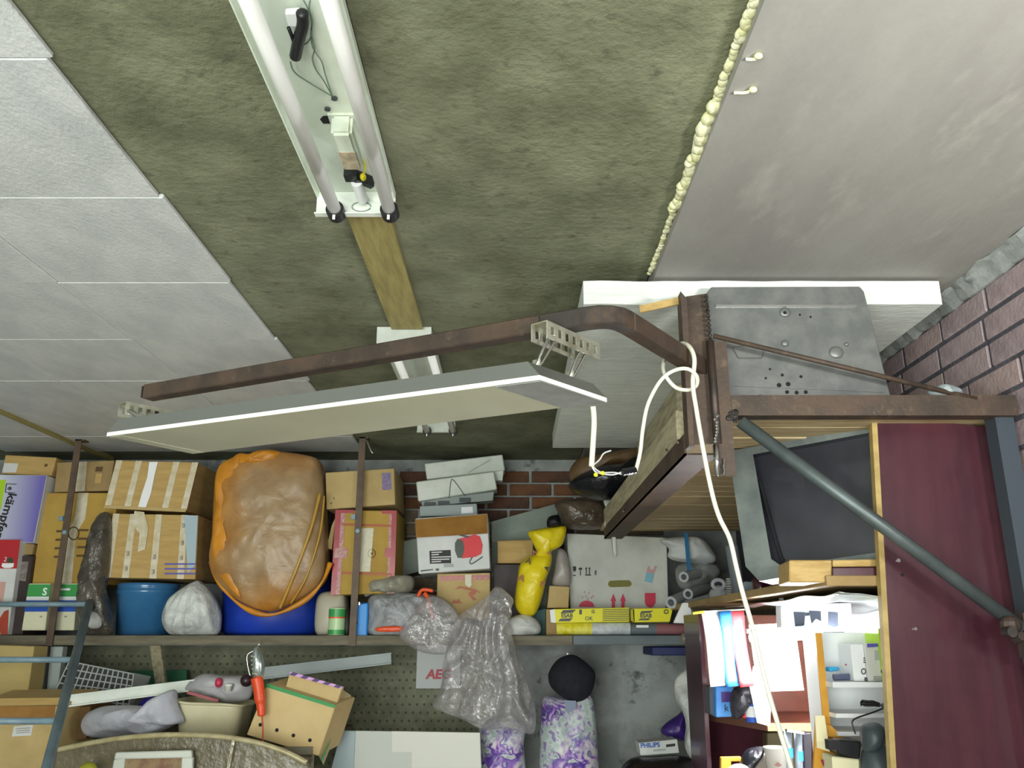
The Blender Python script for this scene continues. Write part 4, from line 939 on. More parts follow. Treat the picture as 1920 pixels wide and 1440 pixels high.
for x in (1150, 1168):
    rp([(x - 5.5, 1127), (x, 1113), (x + 5.5, 1127)]); rp([(x - 3, 1127), (x + 3, 1127), (x + 3, 1142), (x - 3, 1142)])
rp([(1209, 1112), (1229, 1112), (1229, 1130), (1225, 1137), (1219, 1140), (1213, 1137), (1209, 1130)])
for x, k in ((1077, 0), (1088, 1), (1102, 2), (1117, 3)):
    if k == 0: rp([(1074, 1062), (1080, 1062), (1080, 1069), (1078, 1072), (1075, 1071)], inkblack); rp([(1074, 1078), (1080, 1078), (1080, 1080), (1074, 1080)], inkgrey)
    if k == 1: rp([(1084, 1068), (1086, 1065), (1088, 1064), (1091, 1065), (1092, 1068)], inkblack); rp([(1087, 1068), (1089, 1068), (1089, 1079), (1087, 1079)], inkgrey)
    if k == 2:
        for xx in (1099, 1105): rp([(xx - 2, 1067), (xx, 1063), (xx + 2, 1067)], inkblack); rp([(xx - .7, 1067), (xx + .7, 1067), (xx + .7, 1076), (xx - .7, 1076)], inkblack)
        rp([(1097, 1077), (1108, 1077), (1108, 1079), (1097, 1079)], inkblack)
    if k == 3: rp([(1115, 1070), (1118, 1069), (1118, 1078), (1115, 1078)], inkgrey)
mk('hand_slot', prism([at(x, y, Yc - .001) for x, y in [(1140, 1094), (1143, 1089), (1160, 1088), (1180, 1088), (1184, 1092), (1184, 1097), (1180, 1100), (1146, 1101), (1141, 1099)]], (0, .002, 0)), mat('olive_slot', '77743f', .8), o)
rp([(1212, 1073), (1226, 1075), (1222, 1093), (1208, 1090)], mat('pale_cyan_print', '78aec0', .5), 'sticker')
rp([(1215, 1062), (1218, 1062), (1217, 1068), (1224, 1069), (1228, 1061), (1231, 1062), (1226, 1075), (1212, 1073)], mat('pale_pinkish_print', 'c28f8f', .5), 'sticker')
# welding rod boxes
WR = 'yellow welding rod packs at the shelf edge'
o = qbox('welding_rod_box', [(1038, 1142), (1180, 1139), (1180, 1166), (1040, 1168)], 4.43, .07, yellowbox, 'long yellow welding rod box with striped right half, lying on two tubes', 'box', WR, bevel=.002)
mk('torn_end', prism([at(1031, 1144, 4.428), at(1040, 1142, 4.428), at(1042, 1168, 4.428), at(1033, 1167, 4.428)], (0, .05, 0)), paper, o)
poly('grey_bar', [(1056, 1144), (1080, 1143), (1074, 1149), (1051, 1150)], 4.43, inkgrey, o); poly('grey_bar', [(1051, 1160), (1074, 1159), (1068, 1165), (1046, 1165)], 4.43, inkgrey, o)
text('ESAB', 1063, 1154.5, 4.43, 7, inkgrey, o, sx=1.0, bold=.03); text('OK', 1104, 1160, 4.43, 7, inkgrey, o, bold=.01)
poly('ink_mark', [(1086, 1143), (1091, 1143), (1091, 1152), (1086, 1152)], 4.43, inkgrey, o); text('G', 1112, 1147, 4.43, 6, inkgrey, o, bold=.03)
for i in range(7): poly('grey_line', [(1130, 1142.5 + i * 3.4), (1179, 1141.5 + i * 3.4), (1179, 1142.8 + i * 3.4), (1130, 1143.8 + i * 3.4)], 4.43, inkgrey, o)
o = qbox('welding_rod_box', [(1186, 1141), (1262, 1140), (1256, 1166), (1188, 1167)], 4.44, .07, yellowbox, 'short yellow welding rod box right of the striped one', 'box', WR, bevel=.002)
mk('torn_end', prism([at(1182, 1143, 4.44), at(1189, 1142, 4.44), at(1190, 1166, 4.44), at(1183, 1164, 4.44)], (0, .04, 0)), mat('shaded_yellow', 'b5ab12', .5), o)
poly('grey_bar', [(1203, 1146), (1225, 1145), (1219, 1149), (1200, 1150)], 4.44, inkgrey, o); poly('grey_bar', [(1200, 1160), (1220, 1159), (1216, 1163), (1197, 1163)], 4.44, inkgrey, o)
text('ESAB', 1211, 1154.5, 4.44, 7, inkgrey, o, bold=.03)
mk('round_mark', tube([at(1249 + 4 * math.cos(i * .63), 1147 + 3.5 * math.sin(i * .63), 4.435) for i in range(10)], .0025, 5, closed=True), inkgrey, o)
def rod_tube(x0, x1, y, r, ms, lab):
    a = at(x0, y, 4.47); 
    t = empty('welding_rod_tube', a, lab, 'tube', WR)
    for u0, u1, m_, nm in ms:
        p0 = at(x0 + (x1 - x0) * u0, y, 4.47); p1 = at(x0 + (x1 - x0) * u1, y, 4.47); p0.z = p1.z = EYE + r
        mk(nm, tube([p0, p1], r, 20), m_, t, smooth=False)
    return t
rod_tube(1043, 1181, 1180, .031, ((0, .48, mat('glossy_yellow_film', 'd8cc1a', .2, c2='e8e070', scale=30), 'yellow_half'), (.48, 1, mat('glossy_white_film', 'd3d8dc', .2, c2='b9bec4', scale=25), 'white_half')), 'welding rod tube, left half yellow and right half white')
t = rod_tube(1182, 1296, 1180, .028, ((0, .42, mat('grey_film', '6c757b', .25), 'grey_half'), (.42, 1, mat('dusty_rose_film', '96646a', .3), 'rose_half')), 'welding rod tube, left half grey and right half dusty rose')
poly('label_sticker', [(1193, 1172), (1216, 1172), (1216, 1177), (1193, 1177)], 4.44, paper, t)
mk('pouch', puff([(1278, 1188), (1292, 1186), (1296, 1200), (1288, 1208), (1276, 1204)], 4.36, .02, .006, 12, 50, 24, 5), mat('glossy_taupe_film', '85796f', .2), None, 'small taupe film pouch at the right end of the shelf edge', 'pouch', smooth=True)
qbox('red_packet', [(1297, 1184), (1312, 1183), (1314, 1204), (1298, 1204)], 4.30, .05, crimson, 'small crimson packet at the right end of the shelf', 'packet')
# clear plastic bags hanging over the shelf edge
mk('clear_bag', puff([(930, 1100), (948, 1108), (964, 1128), (950, 1150), (960, 1190), (968, 1220), (985, 1270), (1004, 1330), (1002, 1372), (985, 1375), (950, 1365), (905, 1368), (870, 1350), (830, 1335), (810, 1322), (826, 1290), (832, 1240), (842, 1200), (850, 1165), (880, 1140), (910, 1120)], 4.30, .06, .06, 9, 51, 120, 26, folds=9, fold_amp=.06, back=.5), clearbag, None, 'big crumpled clear polythene bag hanging over the shelf edge', 'bag', smooth=True)
mk('clear_bag', puff([(760, 1170), (800, 1120), (840, 1130), (866, 1165), (850, 1200), (836, 1225), (800, 1225), (768, 1212), (748, 1190)], 4.28, .05, .035, 10, 52, 90, 16), clearbag, None, 'smaller clear polythene bag left of the big clear bag', 'bag', smooth=True)
# right end of shelf: rags, pipes, rolls
mk('white_rag', puff([(1238, 1012), (1290, 1006), (1318, 1012), (1340, 1040), (1338, 1055), (1308, 1056), (1270, 1052), (1252, 1044), (1254, 1028)], 4.5, .08, .016, 10, 61), mat('white_cloth', 'c4c8c8', .8), None, 'crumpled white rag at the top of the pipe pile', 'rag', smooth=True)
mk('blue_stick', bar(at(1286, 1000, 4.38), at(1292, 1070, 4.36), .018, .008, up=(0, 1, 0)), mat('blue_stick_paint', '1d6a9a', .5), None, 'upright thin blue stick in front of the white rag', 'stick')
PG = 'grey plastic pipes piled at the shelf right end'
pm = mat('grey_pipe', 'a9aeb2', .4)
for (x, y, x2, y2, r, lab) in ((1258, 1130, 1330, 1100, .030, 'lowest grey pipe pointing out of the pile, open end lower left'), (1290, 1114, 1350, 1094, .026, 'grey pipe above the lowest one with open end'), (1282, 1082, 1350, 1066, .026, 'upper grey pipe under the white rag')):
    mk('plastic_pipe', pipe(at(x, y, 4.32), at(x2, y2, 4.75), r, r * .55, 20), pm, None, lab, 'pipe', PG)
mk('plastic_bag', puff([(1270, 1060), (1310, 1052), (1345, 1060), (1350, 1080), (1320, 1100), (1285, 1108), (1268, 1090)], 4.56, .08, .02, 11, 62), mat('grey_film_bundle', '8f9290', .3, c2='6d706c', scale=8, bump=.5, bscale=25), None, 'grey film bundle among the pipes', 'bundle', smooth=True)
mk('film_roll', tube([at(1290, 1140, 4.30), at(1332, 1128, 4.34)], .038, 20), mat('shiny_grey_film', '9aa0a6', .2), None, 'shiny grey film roll below the pipes', 'roll', smooth=False)
j = lathe((at(1350, 1142, 4.2).x, 4.2, at(1350, 1142, 4.2).z), [(.045, 0), (.047, .004), (.047, .075), (.038, .09), (.018, .098), (.018, .108)], 24)
o = mk('plastic_jug', j, mat('milky_plastic', 'b9bcc2', .35), None, 'milky plastic jug with a loop handle beside the white cable', 'jug', smooth=True)
jc = at(1347, 1096, 4.17)
mk('handle', tube([jc + V((.028 * math.cos(a), 0, .022 * math.sin(a))) for a in [i * .42 for i in range(15)]], .010, 8, closed=True), MATS['milky_plastic'], o, smooth=True)
mk('ribbed_hose', join(*[pipe((at(1368, 1085 + i * 4.4, 4.15)), at(1368, 1088 + i * 4.4, 4.15), .018, .012, 14) for i in range(13)]), mat('clear_grey_hose', 'b5b8b6', .3), None, 'short ribbed translucent hose right of the milky jug', 'hose')
mk('upright_tube', tube([at(1372, 1024, 4.1), at(1388, 1128, 4.1)], .030, 18), mat('slate_tube', '7e868e', .4), None, 'upright slate grey tube behind the white cable', 'tube', smooth=False)
mk('dark_jar', join(lathe((at(1428, 1106, 3.0).x, 3.0, at(1428, 1112, 3.0).z), [(.03, 0), (.031, .003), (.031, .045), (.02, .055), (.02, .07)], 20)), mat('dark_red_glass', '3a1722', .12, coat=.5), None, 'small dark red jar left on the bench shelf', 'jar', 'dark red jars on the bench shelf', smooth=True)
mk('dark_jar', join(lathe((at(1450, 1104, 3.0).x, 3.0, at(1450, 1110, 3.0).z), [(.03, 0), (.031, .003), (.031, .045), (.02, .055), (.02, .07)], 20)), MATS['dark_red_glass'], None, 'small dark red jar right on the bench shelf', 'jar', 'dark red jars on the bench shelf', smooth=True)
qbox('grey_carton', [(1396, 1090), (1424, 1092), (1422, 1116), (1396, 1122)], 3.2, .1, mat('blue_grey_carton', '7c8a92', .6), 'small blue-grey carton left of the dark red jars', 'box')

# ------------------------------------------------------------------ below the long shelf
ZL = EYE - .462          # lower shelf top
lo = empty('lower_shelf', (-1.5, 4.5, ZL - .04), 'lower wooden shelf under the long shelf, mostly covered with things', 'shelf')
mk('shelf_board', box(-1.86, -.86, 3.96, YB - .06, ZL - .03, ZL), shelfwood, lo)
Z2 = at(0, 1470, 3.92).z
mk('shelf_board', box(XL + .02, -1.88, 3.88, YB - .06, Z2 - .032, Z2 - .002), shelfwood, lo)
for x in (-1.84, -.95):
    mk('shelf_leg', box(x, x + .06, 4.1, 4.16, 0, ZL - .03), woodgrey, lo)
hb = mk('hardboard_sheet', sheet(lambda u, v: (-2.75 + 2.63 * u, YB - .012 - .03 * (1 - v), .75 + (EYE - .06 - .75) * v), 1, 1, (0, .006, 0)), hardboard, None, 'olive perforated hardboard sheet against the back wall under the shelf', 'board')
dots = []
for i in range(66):
    for j in range(15):
        x = -2.72 + i * .04 + .02 * (j % 2); z = .80 + j * .042
        dots.append(box(x - .006, x + .006, YB - .0155 - .03 * (1 - (z - .75) / .69), YB - .0125 - .03 * (1 - (z - .75) / .69), z - .006, z + .006))
mk('perforation', join(*dots), mat('hole_shadow', '5a5c4a', .9), hb, kind='stuff')
# far left stack under the shelf
qbox('buff_panel', [(-60, 1208), (64, 1212), (34, 1425), (-98, 1425)], 4.25, .13, mat('buff_carton', 'bda76c', .65, c2='b09a60', scale=3), 'tall plain buff carton standing under the shelf at far left', 'box')
wp = empty('white_profiles', at(90, 1330, 4.5), 'pair of upright whitish plastic window profiles beside the buff carton', 'profile')
for x0, x1, x2, x3 in ((66, 90, 70, 52), (94, 118, 104, 88)):
    mk('profile', prism([at(x0, 1212, 4.45), at(x1, 1212, 4.45), at(x2 - 10, 1400, 4.45), at(x3 - 10, 1400, 4.45)], (0, .05, 0)), mat('dusty_white_pvc', 'a9b3ae', .5), wp, bevel=.003)
o = qbox('big_cardboard_box', [(-60, 1324), (112, 1324), (96, 1470), (-80, 1470)], 3.92, .35, card2, 'big cardboard box with brown taped flap at bottom far left', group=CB, dz=.05)
poly('brown_tape', [(-60, 1325), (104, 1324), (101, 1348), (-60, 1350)], 3.92, tapeb, o)
mk('box_flap', prism([at(-60, 1310, 3.93), at(112, 1308, 3.93), at(114, 1322, 3.915), at(-60, 1324, 3.915)], (0, .004, .0)), card, o)
decal('label_sticker', [(26, 1362), (62, 1359), (58, 1379), (22, 1381)], 3.92, whitecard, o)
for i in range(3): poly('label_line', [(30, 1366 + i * 4), (56, 1364 + i * 4), (56, 1365.5 + i * 4), (30, 1367.5 + i * 4)], 3.92, mat('pale_print', 'a39e9c', .6), o, lift=.004)
o = qbox('cardboard_box', [(118, 1326), (170, 1324), (162, 1385), (108, 1392)], 4.10, .22, mat('brown_card', '6f5128', .7, c2='5f4420', scale=5), 'dark brown carton with pale tape strip behind the ladder', group=CB)
poly('tape_strip', [(127, 1328), (139, 1328), (135, 1376), (124, 1377)], 4.10, card2, o)
# wire basket
bk = empty('plastic_basket', at(190, 1300, 4.5), 'white plastic lattice basket lying on its side under the shelf', 'basket')
A_, B_, C_, D_ = at(130, 1240, 4.45), at(251, 1264, 4.40), at(240, 1332, 4.36), at(92, 1322, 4.40)
bars = []
for i in range(14):
    u = i / 13; bars.append(bar(A_.lerp(B_, u), D_.lerp(C_, u), .006, .004, up=(0, 1, 0)))
for j in range(7):
    u = j / 6; bars.append(bar(A_.lerp(D_, u), B_.lerp(C_, u), .006, .004, up=(0, 1, 0)))
mk('lattice', join(*bars), mat('greyed_white_plastic', 'b5bab8', .5), bk, kind='stuff', label='white plastic lattice')
mk('basket_side', prism([at(251, 1262, 4.40), at(282, 1268, 4.55), at(262, 1332, 4.52), at(240, 1333, 4.36)], (0, .006, 0)), MATS['greyed_white_plastic'], bk)
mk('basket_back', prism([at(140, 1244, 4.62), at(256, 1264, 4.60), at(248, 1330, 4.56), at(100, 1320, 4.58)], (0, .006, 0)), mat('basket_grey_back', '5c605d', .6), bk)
# white profiles
def prof(name, a, b, wd, lab, m=whitep, hgt=.03):
    p0, p1 = at(*a), at(*b)
    t = empty(name, p0, lab, 'profile')
    mk('web', bar(p0, p1, wd * .3, hgt, up=(0, 0, 1)), m, t)
    mk('flange', bar(p0 + V((0, -.012, hgt * .5)), p1 + V((0, -.012, hgt * .5)), wd, .006, up=(0, 0, 1)), m, t)
    mk('flange', bar(p0 + V((0, -.012, -hgt * .5)), p1 + V((0, -.012, -hgt * .5)), wd, .006, up=(0, 0, 1)), m, t)
    return t
prof('plastic_profile', (128, 1314, 4.02), (366, 1284, 4.22), .03, 'white plastic profile bar lying slanted across the lattice basket', hgt=.045)
prof('plastic_profile', (487, 1263, 4.40), (733, 1234, 4.62), .03, 'greyish white plastic profile bar slanting behind the green-taped box', mat('grey_white_pvc', 'a9b3b3', .45), hgt=.05)
# ladder
LG = None
ld = empty('metal_ladder', at(120, 1300, 3.8), 'blue-grey tubular metal ladder leaning against the shelf at far left', 'ladder')
ra, rb_ = at(168, 1130, 4.34), at(88, 1440, 3.25)
rd = (rb_ - ra).normalized(); rc = rb_ + rd * ((rb_.z - .02) / -rd.z)
mk('rail', tube([ra, rc], .0195, 14), bluegrey, ld, smooth=True)
mk('rail', tube([ra + V((-.55, 0, 0)), rc + V((-.55, 0, 0))], .0195, 14), bluegrey, ld, smooth=True)
for y in (1133, 1237, 1352, 1480):
    t = (y - 1130) / 310
    k = 0
    # point on the rail that projects to this row
    lo_, hi_ = 0.0, 1.6
    for _ in range(40):
        mid = (lo_ + hi_) / 2; p = ra.lerp(rb_, mid)
        dd = p.y * CS + (p.z - EYE) * SN; yy_ = 720 - F * (-p.y * SN + (p.z - EYE) * CS) / dd
        if yy_ < y: lo_ = mid
        else: hi_ = mid
    p = ra.lerp(rb_, lo_)
    mk('rung', tube([p, p + V((-.55, 0, 0))], .0125, 12), bluegrey, ld, smooth=True)
# white bag, tub, file box
mk('plastic_bag', puff([(155, 1352), (166, 1336), (195, 1324), (240, 1322), (280, 1322), (308, 1300), (330, 1293), (334, 1320), (346, 1352), (330, 1358), (300, 1372), (270, 1380), (200, 1384), (165, 1380), (154, 1366)], 4.05, .09, .034, 7, 71, 80, 14), mat('lilac_white_polythene', 'b9bac2', .45, c2='a6a7b2', scale=4, bump=.4, bscale=16, bdist=.02), None, 'white plastic bag lying on the shelf in front of the lattice basket', 'bag', smooth=True)
mk('plastic_bag', puff([(268, 1312), (290, 1304), (300, 1318), (296, 1336), (262, 1326)], 4.25, .05, .012, 10, 72, 32, 6), mat('cobalt_bag', '22208c', .35), None, 'cobalt blue bag corner behind the long white bag', 'bag', smooth=True)
mk('green_board', prism([at(246, 1258, 4.90), at(350, 1256, 4.90), at(350, 1285, 4.88), at(246, 1285, 4.88)], (0, .02, 0)), mat('dull_green_board', '2f7050', .6), None, 'dull green board behind the timber stay', 'board')
tb = empty('plastic_tub', at(405, 1385, 4.15), 'cream plastic tub full of odds and ends on the lower shelf', 'tub')
tc_ = at(400, 1384, 4.20)
def ring4(a_, b_, z, n=40, tilt=0):
    o_ = []
    for k in range(n):
        t = 2 * math.pi * k / n; c_, s_ = math.cos(t), math.sin(t)
        o_.append(V((tc_.x + a_ * math.copysign(abs(c_) ** .4, c_), 4.20 + b_ * math.copysign(abs(s_) ** .4, s_), ZL + .001 + z - tilt * c_ * a_)))
    return o_
def loft(rings):
    n = len(rings[0]); vs = [p for r_ in rings for p in r_]
    return vs, [(i * n + k, i * n + (k + 1) % n, (i + 1) * n + (k + 1) % n, (i + 1) * n + k) for i in range(len(rings) - 1) for k in range(n)] + [tuple(range(n)), tuple(range((len(rings) - 1) * n, len(rings) * n))]
mk('tub_wall', loft([ring4(.118, .105, 0), ring4(.132, .118, .012), ring4(.150, .135, .15, tilt=.05), ring4(.153, .138, .165, tilt=.08), ring4(.148, .133, .165, tilt=.08), ring4(.126, .112, .02)]), cream, tb, smooth=True)
mk('tub_rim', tube(ring4(.156, .141, .166, tilt=.08), .006, 8, closed=True), cream, tb, smooth=True)
mk('plastic_bag', puff([(345, 1290), (378, 1264), (420, 1266), (462, 1268), (474, 1282), (466, 1312), (420, 1318), (370, 1304)], 4.22, .05, .018, 10, 73, 56, 10), mat('thin_grey_white_bag', 'a5a3a6', .4), None, 'thin whitish bag stuffed in the cream tub', 'bag', smooth=True)
mk('red_bottle', ball(at(410, 1280, 4.15), .017, .017, .022, 14, 10), mat('pinkish_red_plastic', 'c0304e', .35), None, 'pinkish red round cap sticking out of the cream tub', 'cap', smooth=True)
mk('clear_stopper', lathe(at(428, 1296, 4.14), [(.014, 0), (.014, .02), (.018, .022), (.018, .032)], 16), whitep, None, 'small white plastic stopper in the cream tub', 'stopper', smooth=True)
mk('red_tool', bar(at(352, 1298, 4.10), at(410, 1314, 4.12), .02, .012), mat('dull_red_tool', '93333a', .5), None, 'dull red flat handle across the cream tub', 'tool')
mk('dark_ball', ball(at(462, 1276, 4.18), .028, .028, .028, 16, 10), mat('dark_plum_ball', '2f1820', .4), None, 'dark plum round knob behind the hanging hand lamp', 'knob', smooth=True)
Yf = 3.98
q = [(500, 1282), (629, 1323), (597, 1418), (462, 1378)]
fb = qbox('file_box', q, Yf, .20, beigebox, 'buff cardboard file box with green tape and four round holes, tilted', 'box', dx=.05, dz=.02)
poly('green_tape', [(500, 1281), (629, 1322), (627, 1328), (498, 1288)], Yf, green, fb)
for x, y in ((488, 1359), (519, 1369), (550, 1379), (581, 1388)):
    mk('finger_hole', disc(at(x, y, Yf - .0015), .0078, (0, 1, 0), .002, 16), darkm, fb)
bk_ = mk('back_board', prism([at(544, 1260, 4.05), at(642, 1288, 4.05), at(627, 1330, 4.02), at(534, 1296, 4.02)], (.005, .02, 0)), beigebox, fb, label='raised rear flap with pink and purple striped edge')
st_ = [(544, 1259), (642, 1287), (641, 1292), (542, 1265)]
poly('pink_edge', st_, 4.04, pink, fb)
for i in range(5):
    u0 = .03 + i * .21; u1 = u0 + .10
    L2 = lambda a, b, u: (a[0] + (b[0] - a[0]) * u, a[1] + (b[1] - a[1]) * u)
    poly('purple_stripe', [L2(st_[0], st_[1], u0 + .02), L2(st_[0], st_[1], u1 + .02), L2(st_[3], st_[2], u1 - .03), L2(st_[3], st_[2], u0 - .03)], 4.038, purple, fb, lift=.004)
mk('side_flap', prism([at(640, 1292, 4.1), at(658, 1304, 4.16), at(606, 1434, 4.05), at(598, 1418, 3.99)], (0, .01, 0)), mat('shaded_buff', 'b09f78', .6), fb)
mk('green_tape', prism([at(621, 1384, 4.03), at(616, 1400, 4.03), at(604, 1428, 4.02), at(603, 1424, 4.02)], (0, -.006, 0)), green, fb)
# hand lamp hanging by its hook
hl = empty('hand_lamp', at(485, 1300, 3.9), 'orange-handled inspection lamp with metal shield hanging from the shelf edge', 'lamp')
YH = 3.92
mk('handle', join(tube(spline([at(481, 1270, YH), at(485, 1290, YH), at(487, 1307, YH), at(489, 1325, YH), at(490, 1336, YH), at(490, 1343, YH)], 5), lambda u: .026 - .008 * u if u < .5 else (.021 - .005 * u) if u < .94 else .012, 14)), orange, hl, smooth=True)
mk('collar', tube([at(487, 1307, YH), at(487, 1311, YH)], .024, 14), orange, hl)
mk('metal_shield', puff([(474, 1222), (480, 1212), (488, 1218), (496, 1240), (495, 1262), (490, 1272), (476, 1270), (474, 1245)], YH, .03, .002, 5, 81, 40, 8), mat('bright_zinc_shield', 'b9c6c2', .25, metal=.8), hl, smooth=True)
mk('guard_wire', tube(spline([at(476, 1220, YH - .01), at(464, 1228, YH - .015), at(464, 1245, YH - .015), at(469, 1268, YH - .01)], 6), .0022, 6), chrome, hl, smooth=True)
for i in range(5): mk('guard_bar', bar(at(471 + i * .6, 1230 + i * 8, YH - .012), at(480 + i * .6, 1232 + i * 8, YH - .035), .004, .005), mat('pale_plastic_guard', 'cdc9b8', .5), hl)
mk('hook', tube(spline([at(484, 1214, YH), at(484, 1209, YH), at(488, 1208, YH + .04), at(488, 1206, 4.41)], 5), .003, 6), chrome, hl)
mk('cord', tube(spline([at(491, 1342, YH), at(493, 1370, YH - .01), at(492, 1400, YH - .02), at(490, 1440, YH - .02), at(491, 1520, YH - .02)], 5), .0036, 8), mat('orange_cord', 'b3482c', .5), hl, smooth=True)
# arched, film-wrapped headboard and frame in front of the lower shelf
arcpx = [(100, 1440), (108, 1406), (150, 1397), (200, 1388), (260, 1381), (320, 1378), (400, 1380), (470, 1390), (530, 1408), (575, 1430), (590, 1470), (590, 1560), (100, 1560)]
ab = mk('arched_panel', prism([at(x, y, 3.80) for x, y in arcpx], (0, .03, 0)), mat('film_wrapped_brown', '6f674f', .3, c2='584f3a', scale=3, c3='8c8468', scale3=9, lo3=.6, hi3=.8, bump=.5, bscale=12, bdist=.02), None, 'brown arched panel wrapped in clear film at bottom left', 'panel', bevel=.004)
mk('edge_rim', tube(spline([at(x, y, 3.795) for x, y in arcpx[1:10]], 6), .011, 10), mat('shiny_cream_rim', 'b5aa84', .2, c2='a09570', scale=20), ab, smooth=True)
mk('film_strip', bar(at(438, 1388, 3.78), at(428, 1440, 3.78), .012, .003, up=(0, 1, 0)), filmclear, ab)
pf = empty('picture_frame', at(285, 1440, 3.74), 'white frame leaning against the arched panel', 'frame')
for q in ([(216, 1411), (358, 1407), (359, 1421), (213, 1424)], [(213, 1424), (234, 1422), (226, 1475), (204, 1475)], [(340, 1421), (361, 1420), (358, 1475), (338, 1475)]):
    mk('frame_bar', prism(quad(q, 3.74), (0, .025, 0)), mat('frame_white', 'c9ccc2', .4), pf, bevel=.004)
mk('picture', prism(quad([(232, 1420), (342, 1418), (340, 1475), (226, 1475)], 3.752), (0, .005, 0)), mat('picture_print', '97835c', .6, c2='6d3f30', scale=9), pf)
mk('lemon', ball(at(165, 1444, 3.70), .035, .03, .03, 14, 10), mat('yellow_green', '9a9a2a', .5), None, 'yellow-green round thing at the bottom edge beside the ladder', 'ball', smooth=True)
# white sheets
o = mk('white_board', prism(quad([(640, 1370), (900, 1374), (905, 1500), (610, 1500)], 4.30), (0, .02, 0)), mat('pale_board', 'c3c7c0', .6), None, 'white laminated board leaning low against the hardboard', 'board')
poly('overlap_sheet', [(735, 1371), (899, 1374), (900, 1410), (735, 1410)], 4.30, mat('cream_white', 'd8d8cf', .6), o); poly('overlap_sheet', [(772, 1410), (900, 1410), (903, 1490), (772, 1490)], 4.30, mat('cream_white', 'd8d8cf', .6), o)
mk('overlap_sheet', prism(quad([(640, 1370), (666, 1371), (660, 1500), (606, 1500)], 4.29), (0, .008, 0)), mat('bluish_board', '9fb0b5', .5), o)
o = mk('white_sign', prism(quad([(783, 1196), (862, 1196), (862, 1291), (780, 1291)], 4.90), (0, .01, 0)), mat('sign_white', 'b9bdbd', .5), None, 'white sign with red slanted letters behind the clear bag', 'sign')
text('AEG', 822, 1265, 4.90, 16, mat('raspberry_letters', 'b01c38', .5), o, shear=.15, bold=.04, sx=1.05)
# floral bags, cap
def floral(name):
    m = bpy.data.materials.new(name); m.use_nodes = True
    nt = m.node_tree; N = nt.nodes; L = nt.links; b = N['Principled BSDF']; b.inputs['Roughness'].default_value = .4
    tc = N.new('ShaderNodeTexCoord'); nz = N.new('ShaderNodeTexNoise'); nz.inputs['Scale'].default_value = 14; nz.inputs['Detail'].default_value = 2; nz.inputs['Distortion'].default_value = 1.0
    L.new(tc.outputs['Object'], nz.inputs['Vector'])
    vo = N.new('ShaderNodeTexVoronoi'); vo.inputs['Scale'].default_value = 16; L.new(tc.outputs['Object'], vo.inputs['Vector'])
    r1 = N.new('ShaderNodeValToRGB'); el = r1.color_ramp.elements
    el[0].position = .36; el[0].color = rgb('d9dad6'); el[1].position = .46; el[1].color = rgb('c6a9d4')
    for p, c in ((.50, '8d63bd'), (.56, '4d2a99'), (.62, 'd3d6d4'), (.72, '8fa5a8')):
        x = el.new(p); x.color = rgb(c)
    L.new(nz.outputs[0], r1.inputs[0])
    r2 = N.new('ShaderNodeMapRange'); r2.inputs[1].default_value = .22; r2.inputs[2].default_value = .26
    L.new(vo.outputs['Distance'], r2.inputs[0])
    mx = N.new('ShaderNodeMix'); mx.data_type = 'RGBA'; L.new(r2.outputs[0], mx.inputs[0]); mx.inputs[6].default_value = rgb('5a3a8f'); L.new(r1.outputs[0], mx.inputs[7])
    n4 = N.new('ShaderNodeTexNoise'); n4.inputs['Scale'].default_value = 5.5; n4.inputs['Detail'].default_value = 3; L.new(tc.outputs['Object'], n4.inputs['Vector'])
    r4 = N.new('ShaderNodeMapRange'); r4.inputs[1].default_value = .46; r4.inputs[2].default_value = .56; L.new(n4.outputs[0], r4.inputs[0])
    m4 = N.new('ShaderNodeMix'); m4.data_type = 'RGBA'; L.new(r4.outputs[0], m4.inputs[0]); L.new(mx.outputs[2], m4.inputs[6])
    n5 = N.new('ShaderNodeTexNoise'); n5.inputs['Scale'].default_value = 30; n5.inputs['Detail'].default_value = 2; L.new(tc.outputs['Object'], n5.inputs['Vector'])
    r5 = N.new('ShaderNodeValToRGB'); e5 = r5.color_ramp.elements; e5[0].position = .40; e5[0].color = rgb('8f86b0'); e5[1].position = .48; e5[1].color = rgb('cfd6d4')
    x5 = e5.new(.62); x5.color = rgb('a9bcb8'); L.new(n5.outputs[0], r5.inputs[0]); L.new(r5.outputs[0], m4.inputs[7])
    L.new(m4.outputs[2], b.inputs['Base Color']); return m
FL = floral('purple_flower_print')
FG = 'purple floral bags on the wall'
mk('floral_bag', puff([(896, 1346), (920, 1350), (950, 1345), (984, 1360), (982, 1400), (985, 1480), (940, 1520), (898, 1480), (900, 1400)], 4.55, .08, .014, 9, 91, 64, 12), FL, None, 'left purple-flowered bag under the clear polythene bag', 'bag', FG, smooth=True)
mk('floral_bag', puff([(1020, 1306), (1060, 1310), (1104, 1302), (1116, 1340), (1122, 1420), (1126, 1500), (1070, 1530), (1015, 1490), (1012, 1400), (1014, 1340)], 4.62, .09, .014, 8, 92, 64, 12), FL, None, 'right purple-flowered bag hanging below the black cap', 'bag', FG, smooth=True)
mk('knit_cap', puff([(1044, 1238), (1062, 1229), (1082, 1230), (1112, 1255), (1116, 1272), (1108, 1300), (1088, 1316), (1062, 1312), (1036, 1292), (1028, 1274), (1030, 1258)], 4.60, .09, .006, 8, 93, 64, 12, sharp=.45), capm, None, 'black cap hanging on the plaster wall above the flowered bag', 'cap', smooth=True)
mk('wall_hook', join(tube([at(1064, 1229, 4.97), at(1064, 1226, 4.60)], .004, 6)), zinc, None, 'thin wall hook holding the black cap', 'hook')
